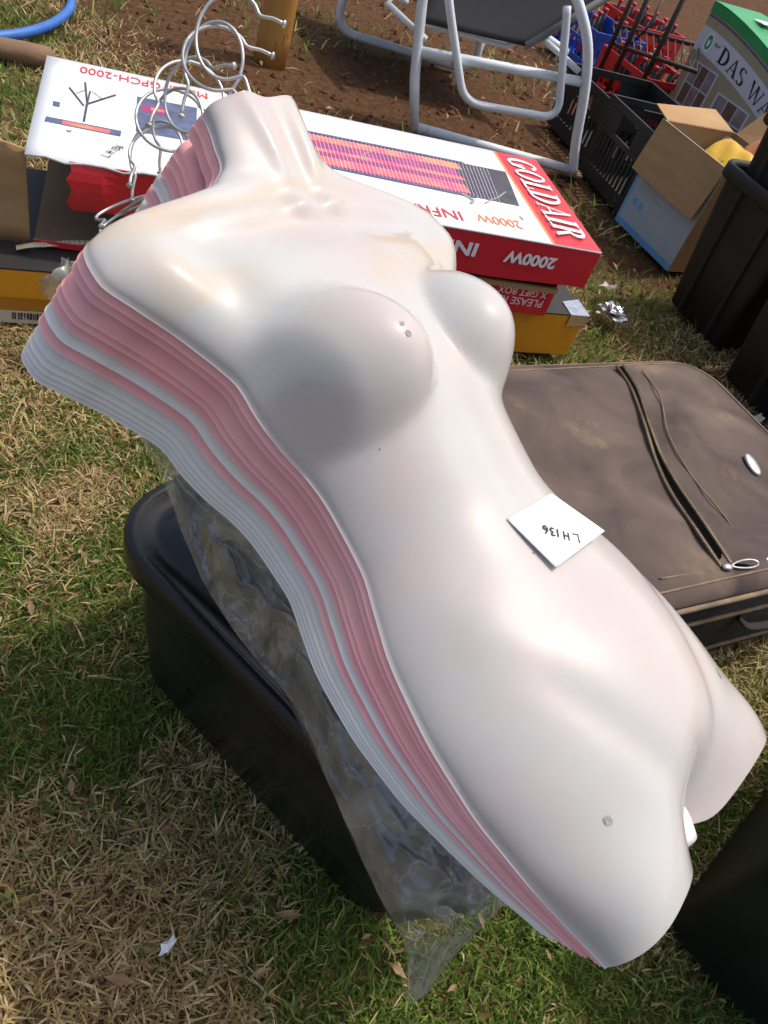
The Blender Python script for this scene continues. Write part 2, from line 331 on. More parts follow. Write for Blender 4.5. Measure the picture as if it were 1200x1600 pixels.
def torso_grid(nr=170, nc=96):
    th = np.linspace(-1, 1, nc); S = np.sin(th*np.pi/2)*.75+th*.25
    yr = np.concatenate([np.linspace(0, .56, 104), np.linspace(.56, .63, 44)[1:], np.linspace(.63, .684, nr-147+1)[1:]])
    rows = []
    for y0 in yr:
        y = y0
        yb = -.052+.016*np.exp(-(S/.12)**2)-.004*np.cos(S*np.pi*2)+.014*np.clip(S, 0, 1)
        f = np.clip(1-y0/.2, 0, 1)**1.5
        Yr = y0+f*yb
        wl, wr = curve(WL, Yr), curve(WR, Yr); X = np.where(S < 0, S*wl, S*wr); a = np.abs(S)
        zr, D, q = curve(ZR, Yr), curve(DC, Yr), curve(QP, Yr)
        prof = (1-a**2.3)**q
        thigh = (1-np.abs(2*a**1.4-1)**2.2)**.60
        wt = sstep(.05, -.055, Yr)**1.2*.96
        prof = prof*(1-np.clip(wt, 0, 1))+thigh*np.clip(wt, 0, 1)
        Z = zr+(D-zr)*prof
        # breasts: one rounded mound each side, steeper below, blended into the ribcage
        for sg in (-1, 1):
            cx, cy = sg*.080, .413
            ry = np.where(Yr > cy, .078, .056); rx = np.where(sg*(X-cx) > 0, .090, .064)
            r2 = ((X-cx)/rx)**2+((Yr-cy)/ry)**2
            dome = .045*np.clip(1-r2, 0, 1)**.95
            Z = Z+dome*sstep(0, .55, 1-a**3)
        # softer anatomy
        for sg in (-1, 1):
            Z = Z+ridge(X, Yr, (sg*.022, .583), (sg*.135, .572), .0035, .012, .015)            # collar bone
            Z = Z-bump(X, Yr, sg*.085, .555, .05, .018, .005)                                 # hollow below it
            Z = Z+ridge(X, Yr, (sg*.028, .70), (sg*.017, .585), .0055, .012, .010)             # neck tendon
            Z = Z+bump(X, Yr, sg*.018, .578, .016, .012, .009)
            Z = Z+ridge(X, Yr, (sg*.15, .575), (sg*.125, .475), -.0075, .022, .024)            # front of the arm pit
            Z = Z+bump(X, Yr, sg*.178, .545, .036, .040, .010)                                # shoulder cap
            Z = Z+ridge(X, Yr, (sg*.108, .16), (sg*.022, -.03), -.0034, .013, .015)            # hip line
            Z = Z+bump(X, Yr, sg*.105, .185, .024, .045, .0045)
        Z = Z-ridge(X, Yr, (0, .72), (0, .585), .0030, .012, .012)
        Z = Z+bump(X, Yr, 0, .10, .075, .075, .008)
        Z = Z-ridge(X, Yr, (0, .36), (0, .21), .004, .014)
        rows.append(np.stack([X, Yr, Z], 1))
    G = np.array(rows)
    for _ in range(2):
        z = G[:, :, 2].copy(); z[1:-1, 1:-1] = (z[1:-1, 1:-1]*4+z[:-2, 1:-1]+z[2:, 1:-1]+z[1:-1, :-2]+z[1:-1, 2:])/8; G[:, :, 2] = z
    e0, e1 = G[:, :1].copy(), G[:, -1:].copy(); e0[:, :, 0] -= .0018; e1[:, :, 0] += .0018; e0[:, :, 2] -= .0015; e1[:, :, 2] -= .0015
    return np.concatenate([e0, G, e1], 1)
G = torso_grid()
def torso_mesh():
    nr, nc = G.shape[:2]; V = G.reshape(-1, 3).tolist()
    F = [(j*nc+i, j*nc+i+1, (j+1)*nc+i+1, (j+1)*nc+i) for j in range(nr-1) for i in range(nc-1)]
    # slanted cap that closes the neck; its own ring keeps the rim crisp
    top = (nr-1)*nc; b = len(V)
    cx, cz = G[-1, :, 0].mean(), .046
    for k, f in enumerate((1.0, .55, .12)):
        for i in range(nc):
            x, y, z = G[-1, i]; V.append([cx+(x-cx)*f, y+.0005+(1-f)*.006, cz+(z-cz)*f])
    for k in range(2):
        for i in range(nc-1): F.append((b+k*nc+i, b+k*nc+i+1, b+(k+1)*nc+i+1, b+(k+1)*nc+i))
    me = bpy.data.meshes.new('mannequin_shell'); me.from_pydata(V, [], F)
    me.polygons.foreach_set('use_smooth', [True]*len(F)); me.update(); return me
def plastic_mat(name, a, b, dust, sss, stain=True, rough=.22):
    mt = bpy.data.materials.new(name); mt.use_nodes = True; nt = mt.node_tree; N = nt.nodes; L = nt.links; p = N['Principled BSDF']
    tc = N.new('ShaderNodeTexCoord')
    n1 = N.new('ShaderNodeTexNoise'); n1.inputs['Scale'].default_value = 9; n1.inputs['Detail'].default_value = 4; L.new(tc.outputs['Object'], n1.inputs['Vector'])
    rp = N.new('ShaderNodeValToRGB'); rp.color_ramp.elements[0].position = .38; rp.color_ramp.elements[1].position = .64
    rp.color_ramp.elements[0].color = (*a, 1); rp.color_ramp.elements[1].color = (*b, 1); L.new(n1.outputs[0], rp.inputs[0]); out = rp.outputs[0]
    mp = N.new('ShaderNodeMapping'); mp.inputs['Scale'].default_value = (6, 16, 6); L.new(tc.outputs['Object'], mp.inputs[0])
    n2 = N.new('ShaderNodeTexNoise'); n2.inputs['Scale'].default_value = 1; n2.inputs['Detail'].default_value = 9; n2.inputs['Roughness'].default_value = .6; n2.inputs['Distortion'].default_value = .6
    L.new(mp.outputs[0], n2.inputs['Vector'])
    mr = N.new('ShaderNodeMapRange'); mr.inputs[1].default_value = .46; mr.inputs[2].default_value = .66; L.new(n2.outputs[0], mr.inputs[0])
    # dust that has settled on the upper chest, a stain of its own place on the form
    sx = N.new('ShaderNodeSeparateXYZ'); L.new(tc.outputs['Object'], sx.inputs[0])
    m1 = N.new('ShaderNodeMapRange'); m1.inputs[1].default_value = .44; m1.inputs[2].default_value = .54; L.new(sx.outputs['Y'], m1.inputs[0])
    m2 = N.new('ShaderNodeMapRange'); m2.inputs[1].default_value = .66; m2.inputs[2].default_value = .58; L.new(sx.outputs['Y'], m2.inputs[0])
    mm = N.new('ShaderNodeMath'); mm.operation = 'MULTIPLY'; L.new(m1.outputs[0], mm.inputs[0]); L.new(m2.outputs[0], mm.inputs[1])
    m3 = N.new('ShaderNodeMath'); m3.operation = 'MULTIPLY_ADD'; L.new(mm.outputs[0], m3.inputs[0]); m3.inputs[1].default_value = .60; m3.inputs[2].default_value = .10
    m4 = N.new('ShaderNodeMath'); m4.operation = 'MULTIPLY'; L.new(mr.outputs[0], m4.inputs[0]); L.new(m3.outputs[0], m4.inputs[1])
    mx = N.new('ShaderNodeMix'); mx.data_type = 'RGBA'; L.new(m4.outputs[0], mx.inputs['Factor']); L.new(out, mx.inputs['A']); mx.inputs['B'].default_value = (*dust, 1)
    # specks of grit
    vo = N.new('ShaderNodeTexVoronoi'); vo.inputs['Scale'].default_value = 34; vo.inputs['Randomness'].default_value = 1; L.new(tc.outputs['Object'], vo.inputs['Vector'])
    lt = N.new('ShaderNodeMath'); lt.operation = 'LESS_THAN'; lt.inputs[1].default_value = .05; L.new(vo.outputs['Distance'], lt.inputs[0])
    sc_ = N.new('ShaderNodeSeparateColor'); L.new(vo.outputs['Color'], sc_.inputs[0])
    gt = N.new('ShaderNodeMath'); gt.operation = 'GREATER_THAN'; gt.inputs[1].default_value = .80; L.new(sc_.outputs[0], gt.inputs[0])
    an = N.new('ShaderNodeMath'); an.operation = 'MULTIPLY'; L.new(lt.outputs[0], an.inputs[0]); L.new(gt.outputs[0], an.inputs[1])
    mx2 = N.new('ShaderNodeMix'); mx2.data_type = 'RGBA'; L.new(an.outputs[0], mx2.inputs['Factor']); L.new(mx.outputs['Result'], mx2.inputs['A']); mx2.inputs['B'].default_value = (.30, .22, .14, 1)
    L.new(mx2.outputs['Result'], p.inputs['Base Color'])
    r2 = N.new('ShaderNodeMapRange'); r2.inputs[3].default_value = rough; r2.inputs[4].default_value = rough+.32; L.new(m4.outputs[0], r2.inputs[0]); L.new(r2.outputs[0], p.inputs['Roughness'])
    p.inputs['Specular IOR Level'].default_value = .4; p.inputs['Subsurface Weight'].default_value = sss; p.inputs['Subsurface Scale'].default_value = .03; p.inputs['Subsurface Radius'].default_value = (1, .6, .55)
    n3 = N.new('ShaderNodeTexNoise'); n3.inputs['Scale'].default_value = 26; n3.inputs['Detail'].default_value = 3; L.new(tc.outputs['Object'], n3.inputs['Vector'])
    bp = N.new('ShaderNodeBump'); bp.inputs['Distance'].default_value = .0004; L.new(n3.outputs[0], bp.inputs['Height']); L.new(bp.outputs[0], p.inputs['Normal'])
    return mt
M_TOP = plastic_mat('white_pink_plastic', (.515, .50, .48), (.525, .455, .445), (.56, .41, .25), .15, rough=.055)
M_PINK = plastic_mat('pink_plastic', (.95, .42, .41), (.95, .49, .47), (.6, .35, .28), 0, rough=.30)
M_WHITE = plastic_mat('white_plastic', (.82, .79, .72), (.78, .755, .69), (.55, .5, .4), 0, rough=.30)
M_WIRE = mat('zinc_wire', (.46, .48, .47), (.60, .61, .58), rough=.46, metal=.7, scale=40, rvar=.08)
M_SCUFF = mat('grey_scuff', (.16, .16, .15), (.42, .41, .38), rough=.7, scale=420, detail=3)
SHELL = torso_mesh()
def hook_pts(spin, bend, big):
    """wire: out of the neck cap, round the hook, up to the turned tip; local torso axes"""
    r = .030*big; st = .022; pts = [(0, 0, 0), (0, st*.5, 0), (0, st, 0)]
    c = np.array([0, st+r*1.02, 0]); P = []
    for k in range(17):
        a = R(-78+k*16.2); P.append((r*math.cos(a)*1.0, c[1]+r*math.sin(a)+.002, 0))
    lx, ly, _ = P[-1]
    P += [(lx-.010, ly-.008, 0), (lx-.017, ly-.016, 0)]
    pts += P; cs, sn = math.cos(spin), math.sin(spin)
    out = []
    for x, y, z in smooth_pts(pts, 3):
        x, z = x*cs-z*sn, x*sn+z*cs
        out.append((x, y, z+bend*y))
    return out
LAYF = [0, .013, .026, .055, .066, .082, .099, .117, .139, .151, .161, .171, .181]
KIND = 'WPPPPPWPWWWWW'
ORD = ['topmost', 'second', 'third', 'fourth', 'fifth', 'sixth', 'seventh', 'eighth', 'ninth', 'tenth', 'eleventh', 'twelfth', 'lowest']
SPIN = [4.0, 3.7, 1.0, 4.4, .4, 1.3, 3.6, .7, 1.0, .5, 1.1, .7, .8]
HBEND = [.30, .12, .25, .0, .2, -.1, .15, -.15, .1, -.9, -1.1, -.9, -1.2]
TORSO = []
for i, (tn, kd) in enumerate(zip(LAYF, KIND)):
    frac = tn/.181; tf = .045*frac
    ang = math.atan2(tn-tf, .72)
    Lm = Matrix.Translation((random.uniform(-.0006, .0006) if i else 0, tn*.16, -tf))@Matrix.Translation((0, -.03, 0))@Matrix.Rotation(-ang, 4, 'X')@Matrix.Translation((0, .03, 0))@Matrix.Rotation(random.uniform(-.0014, .0014) if i else 0, 4, 'Z')
    B = Matrix.Identity(4)
    for r_ in range(3):
        for c_ in range(3): B[r_][c_] = AX[r_, c_]
        B[r_][3] = ORG[r_]
    word = {'W': 'white', 'P': 'pink'}[kd]
    if i == 0: lab = 'glossy white pink-tinged torso form lying topmost on the nested stack, paper tag on its belly'
    elif i == 12: lab = 'white plastic torso form, lowest of the nested stack, resting on the plastic wrapped package'
    else: lab = f'{word} plastic torso form nested {ORD[i]} from the top of the mannequin stack'
    t = bpy.data.objects.new('mannequin_torso', None); COL.objects.link(t); t.matrix_world = B@Lm; t.empty_display_size = .05
    tag(t, lab, 'mannequin', 'nested torso forms')
    sh = bpy.data.objects.new('shell', SHELL); COL.objects.link(sh); sh.parent = t
    mt = M_TOP if i == 0 else (M_PINK if kd == 'P' else M_WHITE)
    if not SHELL.materials: SHELL.materials.append(None)
    sh.material_slots[0].link = 'OBJECT'; sh.material_slots[0].material = mt
    so = sh.modifiers.new('thickness', 'SOLIDIFY'); so.thickness = .0022; so.offset = -1
    es_ = sh.modifiers.new('crisp_rim', 'EDGE_SPLIT'); es_.split_angle = R(48)
    hb = MB(); hp = [np.array(p) for p in hook_pts(SPIN[i], HBEND[i], 1.12+random.uniform(-.10, .12))]
    off = np.array([-.004, .690, .046]); hp = [p+off for p in hp]
    hb.tube(hp, .0016, 9); tip = hp[-1]
    for k in range(5): pass
    hb.tube([tip+(hp[-1]-hp[-2])*q for q in (0, .25, .6, .9)], [.0022, .0034, .0034, .0016], 9)
    V = hb.v; me = bpy.data.meshes.new('hook'); me.from_pydata(V, [], hb.f); me.polygons.foreach_set('use_smooth', [True]*len(hb.f)); me.materials.append(M_WIRE)
    h = bpy.data.objects.new('hook', me); COL.objects.link(h); h.parent = t
    fb = MB(); fb.tube([off+np.array([0, k, 0]) for k in (-.004, .0015, .002)], [.007, .007, .004], 12)
    me = bpy.data.meshes.new('hook_ferrule'); me.from_pydata(fb.v, [], fb.f); me.materials.append(M_WIRE)
    q = bpy.data.objects.new('hook_ferrule', me); COL.objects.link(q); q.parent = h
    TORSO.append(t)
# surface of the top form, for what lies on it
W0 = np.array([[TORSO[0].matrix_world[r_][c_] for c_ in range(4)] for r_ in range(3)])
nr, nc = G.shape[:2]
GW = G.reshape(-1, 3)@W0[:, :3].T+W0[:, 3]
BV = BVHTree.FromPolygons([tuple(p) for p in GW], [(j*nc+i, j*nc+i+1, (j+1)*nc+i+1, (j+1)*nc+i) for j in range(nr-1) for i in range(nc-1)])
def on_torso(x, y):
    d = Vector(ray(x, y)).normalized(); h = BV.ray_cast(Vector(CPOS), d)
    if h[0] is None: return None, None
    n = h[1]
    if n.dot(d) > 0: n = -n
    return np.array(h[0]), np.array(n)
t0 = TORSO[0]; inv0 = t0.matrix_world.inverted()
for (x, y, r_) in ((628, 505, .0022), (638, 521, .0028), (802, 487, .0022), (799, 470, .0016), (950, 1282, .0036), (1126, 1048, .0044)):
    p, n = on_torso(x, y)
    if p is None or x > 1100:
        nh = BV.find_nearest(Vector(W0[:, :3]@np.array([.102, .040, .075])+W0[:, 3])); p, n = np.array(nh[0]), np.array(nh[1])
        if np.dot(n, W0[:, 2]) < 0: n = -n
    n = Vector(n); p = Vector(p)+n*.0004; u = n.orthogonal().normalized(); w = n.cross(u)
    ring = [p+u*(r_*random.uniform(.7, 1.15)*math.cos(a))+w*(r_*random.uniform(.7, 1.15)*math.sin(a)) for a in [k*math.pi/7 for k in range(14)]]
    me = bpy.data.meshes.new('scuff_mark'); me.from_pydata([inv0@v for v in ring], [], [tuple(range(14))]); me.materials.append(M_SCUFF)
    o = bpy.data.objects.new('scuff_mark', me); COL.objects.link(o); o.parent = t0
# small moulded tab that shows between the thighs
tb = []
for j in range(7):
    for i in range(9):
        u, v = i/8-.5, j/6
        tb.append((u*.036*(1-.35*v*v)+.004, -.022-.030*v, .013+.008*(1-(2*u)**2)-.006*v))
me = bpy.data.meshes.new('crotch_tab'); me.from_pydata(tb, [], [(j*9+i, j*9+i+1, (j+1)*9+i+1, (j+1)*9+i) for j in range(6) for i in range(8)])
me.polygons.foreach_set('use_smooth', [True]*48); me.materials.append(M_WHITE)
o = bpy.data.objects.new('crotch_tab', me); COL.objects.link(o); o.parent = t0
so = o.modifiers.new('thickness', 'SOLIDIFY'); so.thickness = .002

# paper tag on the belly
M_PAPER = mat('white_card', (.80, .82, .84), (.76, .78, .81), rough=.7, scale=12)
M_INK = mat('black_marker_ink', (.012, .012, .014), rough=.55)
cs = [np.array(on_torso(x, y)[0]) for x, y in ((791, 812), (855, 779), (929, 846), (864, 892))]
nm = np.array(on_torso(858, 832)[1])
pr = root('paper_tag', cs[3], 'square white paper tag hand-lettered LH 136 lying on the top torso form', 'paper tag')
pl = MB(); NN = 10; g_ = []
for j in range(NN+1):
    for i in range(NN+1):
        u, v = i/NN, j/NN
        p = (cs[0]*(1-u)+cs[1]*u)*(1-v)+(cs[3]*(1-u)+cs[2]*u)*v
        e = ((1-u)**2)*math.sin(math.pi*min(1, max(0, v)))
        g_.append(p)
pcn = sum(cs)/4; g_ = [p-nm*float(np.dot(p-pcn, nm)) for p in g_]
lift_ = max([float(np.dot(np.array(BV.ray_cast(Vector(p+nm*.05), Vector(-nm))[0])-p, nm)) for p in g_ if BV.ray_cast(Vector(p+nm*.05), Vector(-nm))[0] is not None])
g_ = [p+nm*(lift_+.0006) for p in g_]
pl.add(g_, [(j*(NN+1)+i, j*(NN+1)+i+1, (j+1)*(NN+1)+i+1, (j+1)*(NN+1)+i) for j in range(NN) for i in range(NN)])
po = pl.build('card', M_PAPER, pr, smooth=True)
so = po.modifiers.new('thickness', 'SOLIDIFY'); so.thickness = .0004; so.offset = -1
pc = np.array(g_[len(g_)//2])
a0, a1 = [np.array(on_plane(x, y, pc, nm)) for x, y in ((902, 836), (832, 818))]
dx = (a1-a0)/np.linalg.norm(a1-a0); dy = np.cross(nm, dx)
strokes('handwriting', LH136, a0+nm*.0002, dx, dy, .0088, .0015, M_INK, pr, lift=.0004)

# ================================================================ black totes
M_BLACK = mat('black_plastic', (.010, .010, .011), (.017, .017, .018), rough=.30, scale=18, c=(.05, .045, .038), cscale=7, cth=.60, cw=.2, bump=.0004, bscale=160, spec=.45)
M_BLACKM = mat('matt_black_plastic', (.008, .008, .008), (.014, .014, .013), rough=.55, scale=14, c=(.03, .028, .024), cscale=5, cth=.6, cw=.25, bump=.0006, bscale=120)
def rrect(hx, hy, r, n=7):
    P = []
    for cx, cy, a0 in ((hx-r, hy-r, 0), (-hx+r, hy-r, 90), (-hx+r, -hy+r, 180), (hx-r, -hy+r, 270)):
        for k in range(n+1):
            a = R(a0+90*k/n); P.append((cx+r*math.cos(a), cy+r*math.sin(a)))
    return P
def frame(o, ang):
    c, s = math.cos(ang), math.sin(ang); o = np.asarray(o, float)
    return lambda x, y, z: o+np.array([x*c-y*s, x*s+y*c, z])
def loft(fr, prof, hx, hy, r, cap0=True, cap1=True, n=7):
    """stack of rounded rectangles: prof = (grow, z)"""
    b = MB(); V = []; m_ = 4*(n+1); F = []
    for g, z in prof: V += [fr(x, y, z) for x, y in rrect(hx+g, hy+g, max(.004, r+g*.7), n)]
    for j in range(len(prof)-1):
        for k in range(m_): F.append((j*m_+k, j*m_+(k+1) % m_, (j+1)*m_+(k+1) % m_, (j+1)*m_+k))
    if cap0: F.append(tuple(range(m_-1, -1, -1)))
    if cap1: F.append(tuple((len(prof)-1)*m_+k for k in range(m_)))
    return b.add(V, F)
def tote(loc, ang, hx, hy, h, label, r=.07, lid=True, taper=.035, name='storage_tote', cat='tote', group=None, material=None, ribs=0):
    material = material or M_BLACK
    t = root(name, loc, label, cat, group); fr = frame(loc, ang)
    body = loft(fr, [(-taper-.012, .0), (-taper, .012), (-taper*.55, h*.45), (-.006, h-.045), (-.004, h-.040)], hx, hy, r, cap1=False)
    if not lid: # open bin: inner wall and floor
        inner = loft(fr, [(-taper-.006, .010), (-.010, h-.040)], hx, hy, r, cap1=False); body.add(inner.v, [f[::-1] for f in inner.f])
    o = body.build('body', material, t, smooth=True, weld=False)
    rim = [(-.006, h-.044), (.010, h-.043), (.014, h-.038), (.014, h-.006), (.011, h), (.002, h+.001), (-.004, h-.004)]
    if not lid: rim += [(-.010, h-.012), (-.010, h-.044)]
    loft(fr, rim, hx, hy, r, cap0=False, cap1=False).build('rim', material, t, smooth=True)
    if lid:
        l = loft(fr, [(-.004, h-.004), (-.016, h-.010), (-.030, h-.010), (-.036, h-.001), (-.10, h)], hx, hy, r, cap0=False).build('lid', material, t, smooth=True)
    for k in range(ribs):
        x = hx*(-.8+1.6*(k+.5)/ribs)
        for sg in (-1, 1):
            b = MB(); P = []
            for z, g in ((.012, -taper), (h-.045, -.006)):
                for u in (-.014, .014):
                    P.append(fr(x+u, sg*(hy+g), z)); P.append(fr(x+u*.6, sg*(hy+g+.010), z))
            b.add(P, [(0, 1, 5, 4), (1, 3, 7, 5), (3, 2, 6, 7), (0, 2, 3, 1), (4, 5, 7, 6)]).build('rib', material, t)
    return t
# tote that carries the stack
A1 = math.atan2(-.125, .251)
u1 = np.array([math.cos(A1), math.sin(A1), 0]); v1 = np.array([-math.sin(A1), math.cos(A1), 0])
TH = .33
c1 = np.array([-.325, .617, 0])+u1*.31+v1*.215
tote(c1, A1, .30, .22, TH, 'lidded black plastic tote under the stack of torso forms', r=.085, taper=.03)
# tote beside the thighs
K = np.array([.612, .540, 0]); d1 = np.array([.84, -.543, 0]); A2 = math.atan2(.84, .543); d2 = np.array([.543, .84, 0])
tote(K+d1*.21+d2*.27, A2, .27, .21, .40, 'black plastic tote standing on the grass beside the soft suitcase front', r=.035, taper=.0, material=M_BLACKM)

# ================================================================ wrapped package and its clear film
M_PACK = mat('dark_slate_board', (.030, .031, .034), (.075, .076, .078), rough=.7, scale=9, c=(.26, .27, .27), cscale=10, cth=.57, cw=.2, stretch=(1, 1, 1))
pk = MB(); N_ = 14
pl_px = [(268, 735, .400), (345, 885, .400), (437, 1025, .395), (508, 1165, .390), (562, 1295, .385), (622, 1425, .378)]
pr_px = [(520, 820, 0.462), (585, 930, 0.462), (640, 1050, 0.452), (700, 1180, 0.442), (760, 1290, 0.432), (785, 1385, 0.422)]
Lp = smooth_pts([at(*p) for p in pl_px], 5); Rp = smooth_pts([at(*p) for p in pr_px], 5)
ns = len(Lp); V = []
for i in range(ns):
    l, r_ = Lp[i], Rp[i]
    for k in range(7):
        u = k/6; p = lerp(l, r_, u); p = p+np.array([0, 0, .010*math.sin(math.pi*u)]); V.append(p)
    V.append(r_+np.array([0, 0, -.075])); q = l.copy(); q[2] = TH+.004; q = q+(r_-l)*.06; V.append(np.array([q[0], q[1], min(q[2], l[2]-.02)]))
nf = 9; F = []
for i in range(ns-1):
    for k in range(nf):
        a, b = i*nf+k, i*nf+(k+1) % nf; F.append((a, b, b+nf, a+nf))
F += [tuple(range(nf-1, -1, -1)), tuple((ns-1)*nf+k for k in range(nf))]
pk.add(V, F)
o = pk.build('wrapped_package', M_PACK, smooth=True, weld=True); tag(o, 'dark slate coloured package wrapped in clear film between tote and torso forms', 'package')
md = o.modifiers.new('bevel', 'BEVEL'); md.width = .006; md.segments = 2; md.limit_method = 'ANGLE'

M_FILM = film_mat('clear_polythene', (.95, .95, .90), .33)
# film: columns run across, from the hanging outer edge over the package to under the forms
fl = [(218, 672, .47), (252, 740, .43), (285, 830, .405), (318, 900, .40), (360, 968, .395), (412, 1028, .39), (458, 1090, .39), (498, 1180, .385), (535, 1270, .38), (574, 1355, .375), (612, 1425, .37), (638, 1478, .36)]
fr_ = [(330, 700, .50), (400, 770, .50), (450, 830, .50), (500, 890, .50), (545, 950, .50), (590, 1010, .495), (640, 1080, .49), (690, 1170, .48), (740, 1250, .47), (770, 1310, .46), (790, 1370, .45), (802, 1402, .44)]
Lf = np.array(smooth_pts([at(*p) for p in fl], 8)); Rf = np.array(smooth_pts([at(*p) for p in fr_], 8))
nsf, ncf = len(Lf), 34; FV = []
PBV = BVHTree.FromPolygons([tuple(map(float, p)) for p in pk.v], pk.f)
rs = np.random.default_rng(3); ph = rs.uniform(0, 6.3, (26, 3)); kk = rs.normal(0, 1, (26, 2))*np.array([70, 17]); am = .0060/(1+np.abs(kk).sum(1)/45)
def crease(u, v):
    s_ = 0
    for (a, b, _), (kx, ky), w in zip(ph, kk, am): s_ += w*(1-2*abs(math.sin(.5*(kx*u*.35+ky*v*.8+a))))
    return s_*float(.25+.75*sstep(0, .2, u))
def tri_pack(i, u):
    l, r_ = Lp[min(ns-1, int(i*(ns-1)/(nsf-1)))], Rp[min(ns-1, int(i*(ns-1)/(nsf-1)))]
    return l, r_
for i in range(nsf):
    l, r_ = Lf[i], Rf[i]; pkl, pkr = tri_pack(i, 0)
    for k in range(ncf):
        u = k/(ncf-1); p = lerp(l, r_, u)
        # sits just over the package between its two top edges
        hump = .030*math.sin(math.pi*min(1, u*1.15))**.8
        p = p+np.array([0, 0, hump+crease(u, i/nsf*3)*(1.3 if u < .6 else .8)])
        hit = PBV.ray_cast(Vector((p[0], p[1], p[2]+.4)), Vector((0, 0, -1)))
        if hit[0] is not None: p[2] = max(p[2], hit[0].z+.006+abs(crease(u, i/nsf*3))*.9)
        FV.append(p)
    if i == nsf-1: last = [FV[-ncf+k] for k in range(ncf)]
# twisted tail of the bag
tail = [((638, 1502, .352), (772, 1432, .42)), ((638, 1525, .34), (735, 1470, .40)), ((639, 1545, .33), (708, 1502, .37)), ((642, 1558, .32), (690, 1528, .34)), ((648, 1564, .31), (676, 1545, .32))]
for (l, r_) in tail:
    l, r_ = at(*l), at(*r_)
    for k in range(ncf):
        u = k/(ncf-1); FV.append(lerp(l, r_, u)+np.array([0, 0, .014*math.sin(math.pi*u)+crease(u, 3.2+l[2]*2)*1.6+.006*math.sin(u*13+l[0]*9)]))
nsf2 = nsf+len(tail)
fb = MB(); fb.add(FV, [(i*ncf+k, i*ncf+k+1, (i+1)*ncf+k+1, (i+1)*ncf+k) for i in range(nsf2-1) for k in range(ncf-1)])
o = fb.build('plastic_wrap', M_FILM, smooth=True); tag(o, 'crumpled clear polythene bag over the dark package, twisted tail hanging over grass', 'plastic bag')
sub = o.modifiers.new('sub', 'SUBSURF'); sub.levels = 1; sub.render_levels = 1

# ================================================================ soft suitcase
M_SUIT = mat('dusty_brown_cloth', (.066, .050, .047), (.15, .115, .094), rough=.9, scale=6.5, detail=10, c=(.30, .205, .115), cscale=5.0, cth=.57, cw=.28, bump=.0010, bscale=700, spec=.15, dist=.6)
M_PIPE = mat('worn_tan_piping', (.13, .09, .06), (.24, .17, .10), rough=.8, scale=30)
M_SUITD = mat('suitcase_side_shade', (.012, .011, .011), (.03, .026, .023), rough=.85, scale=9, bump=.0006, bscale=500)  # side cloth painted near black for the shadow on that face
M_GAP = mat('gap_shade_and_inlay_black', (.003, .003, .003), (.005, .005, .005), rough=1, spec=0)  # flat black for the shade inside the open zip, also the puller inlays
M_CHROME = mat('worn_chrome', (.45, .44, .42), (.62, .60, .56), rough=.32, metal=.8, scale=60)
es = np.array([.78, .626, 0]); es /= np.linalg.norm(es); et = np.array([-es[1], es[0], 0]); AS = math.atan2(es[1], es[0])
S0, S1, T0, T1, SH = .86, 1.60, .420, 1.062, .245
sc = es*(S0+S1)/2+et*(T0+T1)/2; hxs, hys = (S1-S0)/2, (T1-T0)/2
st = root('suitcase', sc, 'dusty brown soft suitcase lying flat on the grass with an open zip pocket', 'suitcase')
frs = frame(sc, AS)
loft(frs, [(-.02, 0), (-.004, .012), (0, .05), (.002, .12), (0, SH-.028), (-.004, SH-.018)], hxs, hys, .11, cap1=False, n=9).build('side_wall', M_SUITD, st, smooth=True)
def suit_top(x, y):   # padded lid height above the ground
    fx, fy = abs(x)/hxs, abs(y)/hys
    z = SH-.004+.022*(1-fx**4)*(1-fy**4)
    z += (.007*math.sin(9*x+5*y)+.005*math.sin(17*x-11*y+1)+.004*math.sin(23*y+6*x)+.002*math.sin(41*x+29*y))*(1-max(fx, fy)**6)
    return z
# lid: grid inside the rounded outline
rings = 30; out = rrect(hxs-.004, hys-.004, .106, 16); mm_ = len(out); V = []; F = []
for j in range(rings+1):
    f = 1-(j/rings)
    for (x, y) in out:
        z = suit_top(x*f, y*f)
        if j == 0: z = SH-.020
        if j == 1: f1 = .985
        xx, yy = (x*f, y*f) if j != 1 else (x*.985, y*.985)
        if j == 1: z = SH-.006
        V.append(frs(xx, yy, z))
for j in range(rings):
    for k in range(mm_): F.append((j*mm_+k, j*mm_+(k+1) % mm_, (j+1)*mm_+(k+1) % mm_, (j+1)*mm_+k))
MB().add(V, F).build('lid', M_SUIT, st, smooth=True)
for g, z, r_ in ((.003, SH-.020, .0052), (.004, SH-.075, .0042), (.003, .045, .004)):
    MB().tube([frs(x, y, z) for x, y in rrect(hxs+g, hys+g, .112, 10)], r_, 8, closed=True).build('piping', M_PIPE, st, smooth=True)
MB().tube([frs(x, y, suit_top(x, y)+.0008) for x, y in rrect(hxs-.028, hys-.028, .09, 12)], .0022, 6, closed=True).build('seam', M_PIPE, st, smooth=True)
def son(x, y, lift=0.0):      # point of the photograph on the lid
    p = at(x, y, SH+.012)
    for _ in range(3):
        d = p-sc; lx, ly = d[0]*es[0]+d[1]*es[1], d[0]*et[0]+d[1]*et[1]; p = at(x, y, suit_top(lx, ly))
    return p+np.array([0, 0, lift])
zl = smooth_pts([son(*p, .004) for p in ((962, 575), (985, 610), (1005, 665), (1022, 720), (1045, 770), (1085, 830), (1124, 888))], 6)
zr_ = smooth_pts([son(*p, .004) for p in ((972, 574), (995, 612), (1012, 664), (1030, 712), (1055, 757), (1098, 820), (1140, 884))], 6)
b = MB()
for i in range(len(zl)-1): b.quad(zl[i]-UP*.001, zr_[i]-UP*.001, zr_[i+1]-UP*.001, zl[i+1]-UP*.001)
